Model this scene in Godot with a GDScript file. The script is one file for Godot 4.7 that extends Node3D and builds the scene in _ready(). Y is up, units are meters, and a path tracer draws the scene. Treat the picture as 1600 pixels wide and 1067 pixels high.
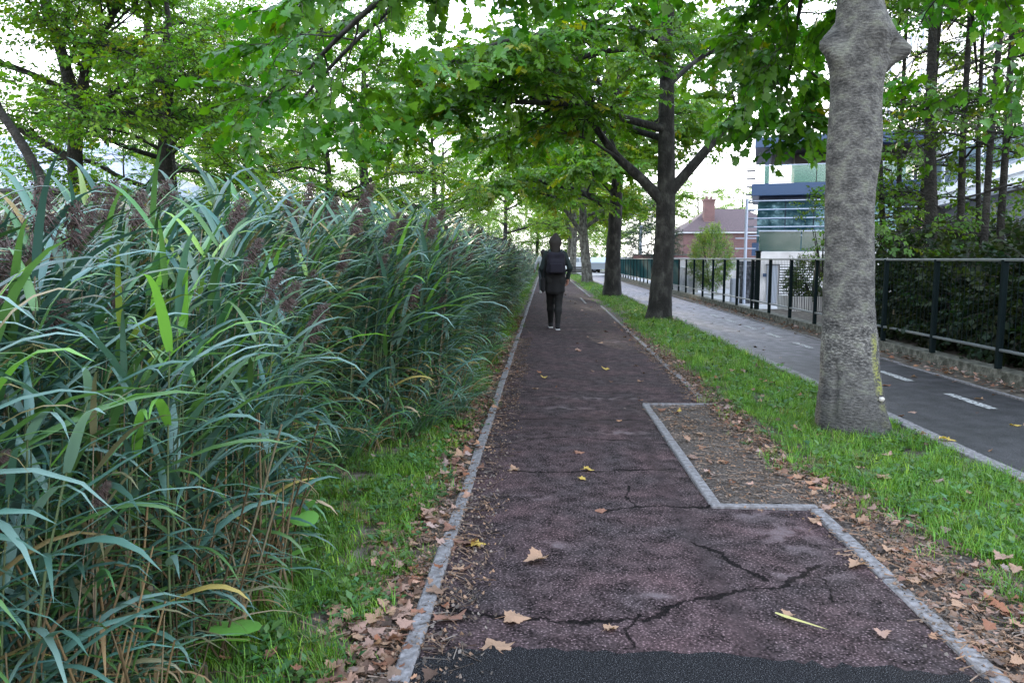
extends Node3D
# A tarmac footpath between a reed bed and a row of plane trees.

var rng := RandomNumberGenerator.new()
var M := {}
var names := {}

# ---------------------------------------------------------------- mesh builder
class MB extends RefCounted:
	var v := PackedVector3Array()
	var u := PackedVector2Array()
	var c := PackedColorArray()
	var ix := PackedInt32Array()
	var col := Color.WHITE
	var use_c := false

	func vert(p: Vector3, uv := Vector2.ZERO) -> int:
		v.append(p)
		u.append(uv)
		c.append(col)
		return v.size() - 1

	func tri(a: int, b: int, d: int) -> void:      # counter-clockwise seen from the front
		ix.append(a)
		ix.append(d)
		ix.append(b)

	func face(a: Vector3, b: Vector3, d: Vector3, e: Vector3) -> void:
		var i := vert(a, Vector2(0, 0))
		vert(b, Vector2(1, 0))
		vert(d, Vector2(1, 1))
		vert(e, Vector2(0, 1))
		tri(i, i + 1, i + 2)
		tri(i, i + 2, i + 3)

	func tri3(a: Vector3, b: Vector3, d: Vector3) -> void:
		var i := vert(a)
		vert(b)
		vert(d)
		tri(i, i + 1, i + 2)

	func box(ce: Vector3, s: Vector3, bs := Basis()) -> void:
		var x := bs.x * s.x * 0.5
		var y := bs.y * s.y * 0.5
		var z := bs.z * s.z * 0.5
		face(ce - x - y + z, ce + x - y + z, ce + x + y + z, ce - x + y + z)
		face(ce + x - y - z, ce - x - y - z, ce - x + y - z, ce + x + y - z)
		face(ce + x - y + z, ce + x - y - z, ce + x + y - z, ce + x + y + z)
		face(ce - x - y - z, ce - x - y + z, ce - x + y + z, ce - x + y - z)
		face(ce - x + y + z, ce + x + y + z, ce + x + y - z, ce - x + y - z)
		face(ce - x - y - z, ce + x - y - z, ce + x - y + z, ce - x - y + z)

	func cbox(ce: Vector3, s: Vector3, b: float, bs := Basis()) -> void:   # chamfered box
		var h := s * 0.5
		var P := func(x: float, y: float, z: float) -> Vector3: return ce + bs * Vector3(x, y, z)
		var hx := h.x - b
		var hy := h.y - b
		var hz := h.z - b
		for g in [1.0, -1.0]:
			# faces
			var q := [P.call(-hx, -hy, g * h.z), P.call(hx, -hy, g * h.z), P.call(hx, hy, g * h.z), P.call(-hx, hy, g * h.z)]
			fl(q, g)
			q = [P.call(-hx, g * h.y, hz), P.call(hx, g * h.y, hz), P.call(hx, g * h.y, -hz), P.call(-hx, g * h.y, -hz)]
			fl(q, g)
			q = [P.call(g * h.x, -hy, hz), P.call(g * h.x, -hy, -hz), P.call(g * h.x, hy, -hz), P.call(g * h.x, hy, hz)]
			fl(q, g)
			for k in [1.0, -1.0]:
				var w: float = g * k
				fl([P.call(-hx, g * h.y, k * hz), P.call(-hx, g * hy, k * h.z), P.call(hx, g * hy, k * h.z), P.call(hx, g * h.y, k * hz)], w)
				fl([P.call(g * h.x, -hy, k * hz), P.call(g * h.x, hy, k * hz), P.call(g * hx, hy, k * h.z), P.call(g * hx, -hy, k * h.z)], w)
				fl([P.call(g * h.x, k * hy, -hz), P.call(g * h.x, k * hy, hz), P.call(g * hx, k * h.y, hz), P.call(g * hx, k * h.y, -hz)], -w)
				for m in [1.0, -1.0]:
					var t := [P.call(g * h.x, k * hy, m * hz), P.call(g * hx, k * h.y, m * hz), P.call(g * hx, k * hy, m * h.z)]
					if w * m > 0:
						tri3(t[0], t[1], t[2])
					else:
						tri3(t[0], t[2], t[1])

	func fl(q: Array, g: float) -> void:
		if g > 0:
			face(q[0], q[1], q[2], q[3])
		else:
			face(q[1], q[0], q[3], q[2])

	func tube(p: PackedVector3Array, r: PackedFloat32Array, sides: int, cap := true) -> void:
		var n := p.size()
		var side := Vector3.ZERO
		var first := v.size()
		var run := 0.0
		for i in n:
			var d := (p[mini(i + 1, n - 1)] - p[maxi(i - 1, 0)]).normalized()
			if i == 0:
				side = d.cross(Vector3.RIGHT if absf(d.x) < 0.8 else Vector3.UP).normalized()
			else:
				run += p[i].distance_to(p[i - 1])
				side = (side - d * side.dot(d)).normalized()
			var up := d.cross(side)
			for k in sides:
				var a := TAU * k / sides
				vert(p[i] + (side * cos(a) + up * sin(a)) * r[i], Vector2(float(k) / sides, run))
		for i in n - 1:
			for k in sides:
				var a := first + i * sides + k
				var b := first + i * sides + (k + 1) % sides
				tri(a, b, b + sides)
				tri(a, b + sides, a + sides)
		if cap:
			for e in [0, n - 1]:
				var m := vert(p[e])
				for k in sides:
					var a: int = first + e * sides + k
					var b: int = first + e * sides + (k + 1) % sides
					if e == 0:
						tri(m, b, a)
					else:
						tri(m, a, b)

	func rod(a: Vector3, b: Vector3, r: float, sides := 6) -> void:
		tube(PackedVector3Array([a, b]), PackedFloat32Array([r, r]), sides)

	func add(o: MB, t: Transform3D) -> void:
		var at := v.size()
		v.append_array(t * o.v)
		u.append_array(o.u)
		c.append_array(o.c)
		for i in o.ix:
			ix.append(i + at)

	func mesh(m: Material, into: ArrayMesh = null) -> ArrayMesh:
		var n := PackedVector3Array()
		n.resize(v.size())
		for t in range(0, ix.size(), 3):
			var a := ix[t]
			var b := ix[t + 1]
			var d := ix[t + 2]
			var f := (v[d] - v[a]).cross(v[b] - v[a])
			n[a] += f
			n[b] += f
			n[d] += f
		for i in n.size():
			n[i] = n[i].normalized() if n[i].length_squared() > 1e-20 else Vector3.UP
		var A := []
		A.resize(Mesh.ARRAY_MAX)
		A[Mesh.ARRAY_VERTEX] = v
		A[Mesh.ARRAY_NORMAL] = n
		A[Mesh.ARRAY_TEX_UV] = u
		if use_c:
			A[Mesh.ARRAY_COLOR] = c
		A[Mesh.ARRAY_INDEX] = ix
		var am := into if into else ArrayMesh.new()
		if v.size() == 0:
			return am
		am.add_surface_from_arrays(Mesh.PRIMITIVE_TRIANGLES, A)
		am.surface_set_material(am.get_surface_count() - 1, m)
		return am

# ---------------------------------------------------------------- naming and tagging
func numbered(called: String) -> String:
	var n: int = names.get(called, 0)
	names[called] = n + 1
	return called if n == 0 else "%s_%03d" % [called, n]

func tag(o: Node, label := "", category := "", group := "", kind := "") -> Node:
	if label:
		o.set_meta("label", label)
	if category:
		o.set_meta("category", category)
	if group:
		o.set_meta("group", group)
	if kind:
		o.set_meta("kind", kind)
	return o

func thing(called: String, label: String, category: String, at := Vector3.ZERO, turn := 0.0, group := "") -> Node3D:
	var o := Node3D.new()
	o.name = numbered(called)
	add_child(o)
	o.position = at
	o.rotation.y = turn
	tag(o, label, category, group)
	return o

func part_name(called: String, parent: Node) -> String:
	var k: Dictionary = parent.get_meta("_n") if parent.has_meta("_n") else {}
	var n: int = k.get(called, 0)
	k[called] = n + 1
	parent.set_meta("_n", k)
	return called if n == 0 else "%s_%03d" % [called, n]

func put(called: String, m: Mesh, parent: Node = null, at := Transform3D()) -> MeshInstance3D:
	var o := MeshInstance3D.new()
	o.mesh = m
	o.transform = at
	if parent == null:
		o.name = numbered(called)
		add_child(o)
	else:
		o.name = part_name(called, parent)
		parent.add_child(o)
	return o

func struct(called: String, m: Mesh) -> MeshInstance3D:
	var o := put(called, m)
	o.set_meta("kind", "structure")
	return o

func boxpart(called: String, parent: Node, ce: Vector3, s: Vector3, m: Material, bevel := 0.0) -> MeshInstance3D:
	var b := MB.new()
	if bevel > 0.0:
		b.cbox(ce, s, bevel)
	else:
		b.box(ce, s)
	return put(called, b.mesh(m), parent)

func dup(o: Node3D, at: Vector3, turn: float, label := "", scale_by := 1.0) -> Node3D:
	var r: Node3D = o.duplicate()
	r.name = numbered(String(o.name).rstrip("0123456789").trim_suffix("_"))
	add_child(r)
	r.position = at
	r.rotation.y = turn
	r.scale = Vector3.ONE * scale_by
	if label:
		r.set_meta("label", label)
	return r

func multi(called: String, m: Mesh, xf: Array, tint: Array, parent: Node = null) -> MultiMeshInstance3D:
	var mm := MultiMesh.new()
	mm.transform_format = MultiMesh.TRANSFORM_3D
	mm.use_colors = tint.size() > 0
	mm.mesh = m
	mm.instance_count = xf.size()
	var stride := 16 if mm.use_colors else 12
	var b := PackedFloat32Array()
	b.resize(xf.size() * stride)
	var k := 0
	for i in xf.size():
		var t: Transform3D = xf[i]
		b[k] = t.basis.x.x
		b[k + 1] = t.basis.y.x
		b[k + 2] = t.basis.z.x
		b[k + 3] = t.origin.x
		b[k + 4] = t.basis.x.y
		b[k + 5] = t.basis.y.y
		b[k + 6] = t.basis.z.y
		b[k + 7] = t.origin.y
		b[k + 8] = t.basis.x.z
		b[k + 9] = t.basis.y.z
		b[k + 10] = t.basis.z.z
		b[k + 11] = t.origin.z
		if mm.use_colors:
			var q: Color = tint[i]
			b[k + 12] = q.r
			b[k + 13] = q.g
			b[k + 14] = q.b
			b[k + 15] = 1.0
		k += stride
	mm.buffer = b
	var o := MultiMeshInstance3D.new()
	o.multimesh = mm
	if parent == null:
		o.name = numbered(called)
		add_child(o)
	else:
		o.name = part_name(called, parent)
		parent.add_child(o)
	o.set_meta("kind", "stuff")
	return o

# ---------------------------------------------------------------- random helpers
func rf(a: float, b: float) -> float:
	return rng.randf_range(a, b)

func rv() -> Vector3:
	return Vector3(rf(-1, 1), rf(-1, 1), rf(-1, 1))

func vary(c: Color, hue: float, val: float) -> Color:
	var k := 1.0 + rf(-val, val)
	var h := rf(-hue, hue)
	return Color(maxf(c.r * k * (1.0 + h * 1.6), 0.002), c.g * k * (1.0 + h * 0.3), maxf(c.b * k * (1.0 - h), 0.002))

func frame(x: Vector3, up: Vector3) -> Basis:      # x along, y near up
	x = x.normalized()
	var z := x.cross(up)
	if z.length() < 0.01:
		z = x.cross(Vector3.RIGHT)
	z = z.normalized()
	return Basis(x, z.cross(x), z)

func smooth_path(w: Array, steps: int) -> PackedVector3Array:
	var p := PackedVector3Array()
	for i in w.size() - 1:
		var a: Vector3 = w[maxi(i - 1, 0)]
		var b: Vector3 = w[i]
		var c: Vector3 = w[i + 1]
		var d: Vector3 = w[mini(i + 2, w.size() - 1)]
		for k in steps:
			p.append(b.cubic_interpolate(c, a, d, float(k) / steps))
	p.append(w[-1])
	return p

# ---------------------------------------------------------------- textures and materials
func lin(r: float, g: float, b: float, a := 1.0) -> Color:
	var c := Color(r, g, b).linear_to_srgb()
	c.a = a
	return c

func noise_bytes(w: int, h: int, fseed: int, freq: float, oct := 3, kind := FastNoiseLite.TYPE_SIMPLEX_SMOOTH, seamless := true) -> PackedByteArray:
	var n := FastNoiseLite.new()
	n.seed = fseed
	n.noise_type = kind
	n.frequency = freq
	n.fractal_octaves = oct
	var im := n.get_seamless_image(w, h) if seamless else n.get_image(w, h)
	im.convert(Image.FORMAT_L8)
	return im.get_data()

func ramp_texture(size: int, fseed: int, freq: float, oct: int, stops: Array) -> ImageTexture:
	var nb := noise_bytes(size, size, fseed, freq, oct)
	var g := Gradient.new()
	g.offsets = PackedFloat32Array(stops.map(func(s): return s[0]))
	g.colors = PackedColorArray(stops.map(func(s): return s[1]))
	var lut := PackedByteArray()
	for i in 256:
		var c := g.sample(i / 255.0)
		lut.append(int(clampf(c.r, 0, 1) * 255))
		lut.append(int(clampf(c.g, 0, 1) * 255))
		lut.append(int(clampf(c.b, 0, 1) * 255))
	var out := PackedByteArray()
	out.resize(size * size * 3)
	for i in size * size:
		var k := nb[i] * 3
		out[i * 3] = lut[k]
		out[i * 3 + 1] = lut[k + 1]
		out[i * 3 + 2] = lut[k + 2]
	return ImageTexture.create_from_image(Image.create_from_data(size, size, false, Image.FORMAT_RGB8, out))

func grey_texture(size: int, fseed: int, freq: float, oct: int) -> ImageTexture:
	return ImageTexture.create_from_image(Image.create_from_data(size, size, false, Image.FORMAT_L8, noise_bytes(size, size, fseed, freq, oct)))

func mat(key: String, albedo: Color, rough := 0.8, metal := 0.0) -> StandardMaterial3D:
	var m := StandardMaterial3D.new()
	m.resource_name = key
	m.albedo_color = albedo
	m.roughness = rough
	m.metallic = metal
	M[key] = m
	return m

func tri_mat(key: String, tex: Texture2D, per_metre: float, rough := 0.85, bump: Texture2D = null, depth := 0.0, world := true) -> StandardMaterial3D:
	var m := mat(key, Color.WHITE, rough)
	m.albedo_texture = tex
	m.uv1_triplanar = true
	m.uv1_world_triplanar = world
	m.uv1_scale = Vector3.ONE * per_metre
	if bump:
		m.heightmap_enabled = true
		m.heightmap_texture = bump
		m.heightmap_scale = depth
	return m

func leaf_mat(key: String, rough := 0.5, through := 0.9, spec := 0.5) -> StandardMaterial3D:
	var m := mat(key, Color.WHITE, rough)
	m.vertex_color_use_as_albedo = true
	m.metallic_specular = spec
	m.cull_mode = BaseMaterial3D.CULL_DISABLED
	m.backlight_enabled = true
	m.backlight = Color(through, through, through * 0.45)
	return m

func plain_leaf(key: String, c: Color, rough := 0.5, through := 0.8) -> StandardMaterial3D:
	var m := mat(key, c, rough)
	m.cull_mode = BaseMaterial3D.CULL_DISABLED
	m.backlight_enabled = true
	var l := c.srgb_to_linear() * (1.5 * through)      # what shines through is the leaf's own colour, a little yellower
	m.backlight = lin(minf(l.r * 1.15, 1.0), minf(l.g * 1.1, 1.0), minf(l.b * .6, 1.0))
	return m

func make_materials() -> void:
	leaf_mat("leaf", 0.42, 1.0)
	leaf_mat("small_leaf", 0.5, 1.0)
	leaf_mat("grass", 0.55, 0.75)
	leaf_mat("reed", 0.42, 0.5, 0.55).backlight = Color(.48, .52, .42)
	leaf_mat("litter", 0.8, 0.4, 0.3)
	var grain := grey_texture(256, 11, 0.09, 4)
	M["grain"] = grain
	var bark := ramp_texture(256, 3, 0.02, 5, [[0.0, lin(.03, .027, .022)], [0.42, lin(.075, .07, .06)], [0.55, lin(.13, .125, .105)], [0.75, lin(.19, .19, .165)], [1.0, lin(.26, .26, .24)]])
	tri_mat("bark", bark, 0.9, 0.9, grain, 2.2)
	M.bark.uv1_scale = Vector3(0.9, 0.55, 0.9)
	var dark := ramp_texture(256, 4, 0.025, 5, [[0.0, lin(.008, .007, .006)], [0.5, lin(.02, .018, .015)], [1.0, lin(.05, .047, .04)]])
	var mid := ramp_texture(256, 6, 0.02, 5, [[0.0, lin(.006, .005, .004)], [0.42, lin(.014, .013, .011)], [0.58, lin(.027, .026, .022)], [0.8, lin(.055, .054, .046)], [1.0, lin(.09, .09, .078)]])  # darker copy of the plane bark, backlit shade put into its colour
	tri_mat("shaded_bark", mid, 0.9, 0.92, grain, 2.2)
	M.shaded_bark.uv1_scale = Vector3(0.9, 0.5, 0.9)
	tri_mat("dark_bark", dark, 0.9, 0.95, grain, 2.5)
	mat("twig", lin(.045, .038, .03), 0.9)
	tri_mat("soil", ramp_texture(512, 8, 0.02, 5, [[0.2, lin(.03, .022, .015)], [0.45, lin(.06, .047, .036)], [0.6, lin(.1, .08, .062)], [0.85, lin(.16, .135, .115)]]), 0.6, 0.95, grain, 1.5)
	tri_mat("dirt", ramp_texture(512, 9, 0.06, 5, [[0.2, lin(.022, .015, .011)], [0.45, lin(.048, .035, .028)], [0.6, lin(.075, .057, .047)], [0.85, lin(.14, .115, .1)]]), 1.1, 0.95, grain, 1.6)
	tri_mat("meadow", ramp_texture(512, 10, 0.015, 5, [[0.2, lin(.03, .045, .012)], [0.5, lin(.05, .08, .02)], [0.8, lin(.09, .1, .035)]]), 0.3, 0.95)
	tri_mat("kerb", ramp_texture(256, 12, 0.05, 5, [[0.2, lin(.1, .092, .092)], [0.5, lin(.145, .137, .14)], [0.8, lin(.2, .19, .195)]]), 1.7, 0.9, grain, 0.5)
	tri_mat("concrete", ramp_texture(256, 13, 0.03, 5, [[0.2, lin(.05, .05, .038)], [0.5, lin(.1, .1, .08)], [0.8, lin(.19, .18, .15)]]), 0.8, 0.95, grain, 1.0)
	tri_mat("concrete_pale", ramp_texture(256, 19, 0.02, 4, [[0.2, lin(.28, .27, .27)], [0.8, lin(.42, .41, .41)]]), 0.3, 0.9)
	tri_mat("render_white", ramp_texture(256, 14, 0.02, 5, [[0.2, lin(.46, .44, .43)], [0.8, lin(.68, .66, .65)]]), 0.25, 0.8)
	tri_mat("panel_white", ramp_texture(256, 15, 0.006, 3, [[0.2, lin(.68, .7, .74)], [0.8, lin(.78, .8, .84)]]), 0.1, 0.5)
	mat("slat_dark", lin(.09, .095, .11), 0.6)
	mat("railing", lin(.006, .012, .013), 0.75).metallic_specular = .2
	mat("teal_mesh", lin(.008, .045, .05), .9).metallic_specular = .1
	mat("rail_top", lin(.2, .22, .23), 0.35, 0.5)
	mat("blue", lin(.025, .06, .13), 0.4)
	mat("blue_dark", lin(.02, .035, .08), 0.5)
	mat("steel", lin(.42, .47, .58), 0.45, 0.3)
	mat("white_paint", lin(.72, .72, .73), 0.5)
	mat("dark_paint", lin(.02, .02, .022), 0.5)
	mat("grey_door", lin(.3, .33, .38), 0.6)
	mat("brown_soffit", lin(.07, .05, .05), 0.7)
	mat("rubber", lin(.015, .015, .016), 0.8)
	mat("silver_paint", lin(.38, .42, .48), 0.3, 0.4)
	mat("red_lens", lin(.4, .02, .02), 0.3)
	tri_mat("road_paint", ramp_texture(256, 52, 0.06, 4, [[.3, lin(.06, .06, .062)], [.42, lin(.26, .26, .255)], [.7, lin(.4, .4, .39)]]), 1.3, 0.8)
	var gl := mat("glass_dark", lin(.02, .05, .07), 0.06)
	gl.metallic_specular = 0.9
	var gb := mat("glazing", lin(.04, .13, .18), 0.04, 0.5)
	gb.metallic_specular = 1.0
	var pane := mat("pane", Color(.86, .95, .95, 0.12), 0.05)
	pane.transparency = BaseMaterial3D.TRANSPARENCY_ALPHA
	var gp := mat("green_pane", Color(.45, .62, .55, 0.45), 0.1)
	gp.transparency = BaseMaterial3D.TRANSPARENCY_ALPHA
	var tg := mat("terrace_glass", Color(.2, .28, .25, .35), .12)
	tg.transparency = BaseMaterial3D.TRANSPARENCY_ALPHA
	tg.albedo_color = Color(.28, .36, .33, .75)
	tri_mat("slate", ramp_texture(256, 16, 0.05, 3, [[0.2, lin(.2, .22, .28)], [0.5, lin(.3, .33, .41)], [0.8, lin(.42, .45, .54)]]), 0.6, 0.55)
	tri_mat("tile_roof", ramp_texture(256, 17, 0.06, 4, [[0.2, lin(.04, .026, .028)], [0.5, lin(.075, .048, .05)], [0.8, lin(.12, .078, .08)]]), 0.5, 0.85)
	tri_mat("stone_dark", ramp_texture(128, 18, 0.04, 4, [[0.2, lin(.03, .035, .045)], [0.5, lin(.07, .075, .09)], [0.8, lin(.15, .16, .18)]]), 0.9, 0.8, grain, 1.0)
	brick_material()
	path_material()
	road_material()
	trunk_material()

func brick_material() -> void:
	var w := 256
	var h := 240
	var im := Image.create(w, h, false, Image.FORMAT_RGB8)
	im.fill(lin(.3, .26, .25))
	var bw := 32
	var bh := 10
	for row in h / bh:
		for k in 9:
			var x := k * bw - (bw / 2 if row % 2 else 0)
			var q := rf(0.7, 1.25)
			im.fill_rect(Rect2i(x + 1, row * bh + 1, bw - 2, bh - 2), lin(.14 * q, .05 * q, .045 * q))
	var m := mat("brick", Color.WHITE, 0.9)
	m.albedo_texture = ImageTexture.create_from_image(im)
	m.uv1_triplanar = true
	m.uv1_scale = Vector3(0.55, 0.55, 0.55)

const PX := 512
const PY := 2048
const PATH_X0 := -0.48
const PATH_W := 2.2
const PATH_Z0 := -1.5
const PATH_L := 8.8

func path_material() -> void:
	rng.seed = 77
	var fine := noise_bytes(PX, PY, 21, 0.22, 2)
	var mid := noise_bytes(PX, PY, 22, 0.03, 4)
	var big := noise_bytes(PX, PY, 23, 0.008, 4)
	var grit := noise_bytes(PX, PY, 24, 0.45, 1)
	var hgt := PackedByteArray()
	hgt.resize(PX * PY)
	var dark := PackedByteArray()     # cracks
	dark.resize(PX * PY)
	var pale := PackedByteArray()
	pale.resize(PX * PY)
	# cracks as wandering lines in metres
	var lines := [
		[[-.42, -2.86], [-.2, -2.8], [.12, -2.78], [.37, -2.82], [.6, -2.98], [.94, -3.14], [1.1, -3.24], [1.24, -3.32]],
		[[.94, -3.14], [.88, -3.3], [.83, -3.47], [.7, -3.6]],
		[[.33, -4.01], [.5, -4.1], [.85, -4.14], [.94, -4.16]],
		[[-.36, -4.78], [.0, -4.78], [.3, -4.82], [.86, -4.85]],
		[[-.14, -5.69], [.3, -5.72], [.7, -5.62], [.94, -5.55]],
		[[-.3, -6.35], [.1, -6.4], [.5, -6.33], [.9, -6.38]],
		[[-.35, -7.7], [.4, -7.78], [1.0, -7.65], [1.5, -7.72]],
		[[-.38, -8.9], [.3, -8.95], [1.2, -8.85]],
		[[.37, -2.82], [.3, -2.68], [.33, -2.55]],
		[[-.42, -3.6], [-.25, -3.66], [-.15, -3.8]],
		[[1.1, -3.24], [1.18, -3.1], [1.14, -2.95]],
		[[.5, -4.1], [.46, -4.3], [.5, -4.5]]]
	for L in range(lines.size()):
		var ln: Array = lines[L]
		var wide := 2.2 if L < 3 else (1.6 if L < 7 else 1.1)
		var sx := PX / PATH_W
		var sy := PY / PATH_L
		var off := Vector2.ZERO
		for i in ln.size() - 1:
			var a := Vector2((ln[i][0] - PATH_X0) * sx, (PATH_Z0 - ln[i][1]) * sy)
			var b := Vector2((ln[i + 1][0] - PATH_X0) * sx, (PATH_Z0 - ln[i + 1][1]) * sy)
			var n := int(a.distance_to(b) * 1.5)
			for k in n:
				off = off * 0.985 + Vector2(rf(-.7, .7), rf(-1.3, 1.3))
				var p := a.lerp(b, float(k) / n) + off
				var r := wide * rf(0.1, 1.2) * (.65 + .45 * sin(k * .05 + L))
				for yy in range(int(p.y - r), int(p.y + r) + 1):
					for xx in range(int(p.x - r), int(p.x + r) + 1):
						if xx >= 0 and xx < PX and yy >= 0 and yy < PY:
							dark[yy * PX + xx] = 255
	for s in [[1.1, -3.2, .2, .06], [1.28, -3.22, .12, .05], [-.05, -4.25, .12, .07], [.95, -5.1, .16, .08], [.6, -5.9, .3, .12], [1.15, -4.0, .25, .1], [1.2, -3.7, .2, .35], [.05, -3.5, .1, .1], [.2, -6.9, .35, .1], [.5, -7.4, .7, .12], [.45, -2.98, .12, .05]]:
		var cx := int((s[0] - PATH_X0) * PX / PATH_W)
		var cy := int((PATH_Z0 - s[1]) * PY / PATH_L)
		var rx := int(s[2] * PX / PATH_W)
		var ry := int(s[3] * PY / PATH_L)
		for yy in range(maxi(cy - ry, 0), mini(cy + ry, PY)):
			for xx in range(maxi(cx - rx, 0), mini(cx + rx, PX)):
				var d := Vector2(float(xx - cx) / rx, float(yy - cy) / ry).length()
				if d < 1.0:
					pale[yy * PX + xx] = maxi(pale[yy * PX + xx], int((1.0 - d) * 200.0))
	var out := PackedByteArray()
	out.resize(PX * PY * 3)
	var lut := PackedByteArray()
	for i in 1024:
		lut.append(int(clampf(Color(i / 1023.0, 0, 0).linear_to_srgb().r, 0, 1) * 255))
	for i in PX * PY:
		var f := fine[i]
		var m := mid[i]
		var g := big[i]
		var l := 0.034 + (m - 128) * 0.0002 + (f - 128) * 0.00024
		var red := 1.2 + (g - 128) * 0.0012
		var pz := (pale[i] / 255.0) * clampf((m - 95) * 0.014, 0.0, 1.0)
		if g > 150:
			l += (g - 150) * 0.00012
		var h := 150 + (f - 128) / 3
		if grit[i] > 190:
			l += (grit[i] - 190) * 0.0044
			h += 30
		elif grit[i] < 58:
			l *= 0.6
			h -= 30
		l = lerpf(l, 0.13, pz)
		red = lerpf(red, 1.0, pz)
		if dark[i]:
			l *= 0.16
			h = 20
		hgt[i] = clampi(h, 0, 255)
		out[i * 3] = lut[clampi(int(l * red * 1023.0), 0, 1023)]
		out[i * 3 + 1] = lut[clampi(int(l * 0.84 * 1023.0), 0, 1023)]
		out[i * 3 + 2] = lut[clampi(int(l * 0.86 * 1023.0), 0, 1023)]
	var pm := mat("path", Color.WHITE, 0.88)
	pm.metallic_specular = 0.22
	pm.albedo_texture = ImageTexture.create_from_image(Image.create_from_data(PX, PY, false, Image.FORMAT_RGB8, out))
	pm.heightmap_enabled = true
	pm.heightmap_texture = ImageTexture.create_from_image(Image.create_from_data(PX, PY, false, Image.FORMAT_L8, hgt))
	pm.heightmap_scale = 0.55

func road_material() -> void:
	var n := 512
	var fine := noise_bytes(n, n, 31, 0.25, 2)
	var mid := noise_bytes(n, n, 32, 0.012, 5)
	var out := PackedByteArray()
	out.resize(n * n * 3)
	for i in n * n:
		var l := 0.62 + (fine[i] - 128) * 0.003 + (mid[i] - 128) * 0.0022
		var b := int(clampf(l, 0.1, 1.0) * 255)
		out[i * 3] = b
		out[i * 3 + 1] = int(b * 0.97)
		out[i * 3 + 2] = b
	var tex := ImageTexture.create_from_image(Image.create_from_data(n, n, false, Image.FORMAT_RGB8, out))
	var m := tri_mat("road", tex, 0.55, 0.62, ImageTexture.create_from_image(Image.create_from_data(n, n, false, Image.FORMAT_L8, fine)), 0.35)
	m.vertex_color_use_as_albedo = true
	m = tri_mat("tar", ramp_texture(512, 51, 0.22, 2, [[.2, lin(.004, .004, .005)], [.5, lin(.013, .013, .015)], [.66, lin(.03, .03, .033)], [.82, lin(.2, .2, .205)]]), 1.6, 0.85, m.heightmap_texture, 1.5)
	m.metallic_specular = .25

func trunk_material() -> void:
	# bark of the near trunk: u round the trunk, v up from the ground (3.6 m)
	rng.seed = 5
	var w := 1024
	var h := 1024
	var fleck := noise_bytes(w, h, 41, 0.03, 4)
	var blotch := noise_bytes(w, h, 42, 0.007, 4)
	var fine := noise_bytes(w, h, 43, 0.15, 2)
	var out := PackedByteArray()
	out.resize(w * h * 3)
	var hg := PackedByteArray()
	hg.resize(w * h)
	for y in h:
		var up := 3.6 * y / h
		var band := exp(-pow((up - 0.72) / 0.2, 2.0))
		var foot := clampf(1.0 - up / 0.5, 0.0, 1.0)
		for x in w:
			# bark lies in flat sideways flecks
			var fl := fleck[((y * 6) % h) * w + x]
			var bl := blotch[((y * 4) % h) * w + x]
			var fi := fine[y * w + x]
			var l := 0.072 + (fl - 128) * 0.0003 + (bl - 128) * 0.00035 + (fi - 128) * 0.0002
			l *= 1.0 + .1 * smoothstep(134.0, 156.0, bl) - .14 * (1.0 - smoothstep(92.0, 116.0, bl))
			var green := 0.0
			if bl > 140:
				green = (bl - 140) * 0.006
			var ang := float(x) / w
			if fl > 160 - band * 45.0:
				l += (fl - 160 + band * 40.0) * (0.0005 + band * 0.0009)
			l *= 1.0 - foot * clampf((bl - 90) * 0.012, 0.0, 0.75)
			var rr := l * 1.0
			var gg := l * (0.96 + green * 0.12)
			var bb := l * (0.88 - green * 0.15)
			var a := absf(ang - 0.115)     # lichen on the side towards the road
			if up < 0.78 and up > 0.05 and a < 0.045:
				var k := clampf(1.3 - a / 0.04, 0.0, 1.0) * clampf((fl + bl - 205) * 0.01, 0.0, 0.85) * clampf((up - .12) * 4.0, .15, 1.0)
				rr = lerpf(rr, 0.2, k)
				gg = lerpf(gg, 0.21, k)
				bb = lerpf(bb, 0.03, k)
			if fl < 72:
				rr *= 0.82
				gg *= 0.82
				bb *= 0.82
			var i := ((h - 1 - y) * w + x)
			hg[i] = clampi(110 + (fl - 128) + (fi - 128) / 3, 0, 255)
			out[i * 3] = int(clampf(pow(rr, 0.4545), 0, 1) * 255)
			out[i * 3 + 1] = int(clampf(pow(gg, 0.4545), 0, 1) * 255)
			out[i * 3 + 2] = int(clampf(pow(bb, 0.4545), 0, 1) * 255)
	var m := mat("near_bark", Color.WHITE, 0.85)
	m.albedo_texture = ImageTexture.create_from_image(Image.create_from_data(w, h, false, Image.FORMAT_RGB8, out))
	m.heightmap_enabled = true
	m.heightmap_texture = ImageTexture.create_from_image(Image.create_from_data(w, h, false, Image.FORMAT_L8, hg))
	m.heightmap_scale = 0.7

# ---------------------------------------------------------------- leaves and sprays
const LOBES := [[0.1, -0.06], [0.36, -0.1], [0.33, 0.07], [0.56, 0.25], [0.4, 0.36], [0.37, 0.55], [0.18, 0.62]]

const TEETH := [[0.1, -0.06], [0.22, -0.05], [0.31, -0.11], [0.37, -0.02], [0.33, 0.05], [0.45, 0.1], [0.58, 0.2], [0.5, 0.26], [0.55, 0.35], [0.42, 0.35], [0.34, 0.4], [0.39, 0.52], [0.29, 0.53], [0.26, 0.62], [0.17, 0.65], [0.12, 0.8]]

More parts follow.
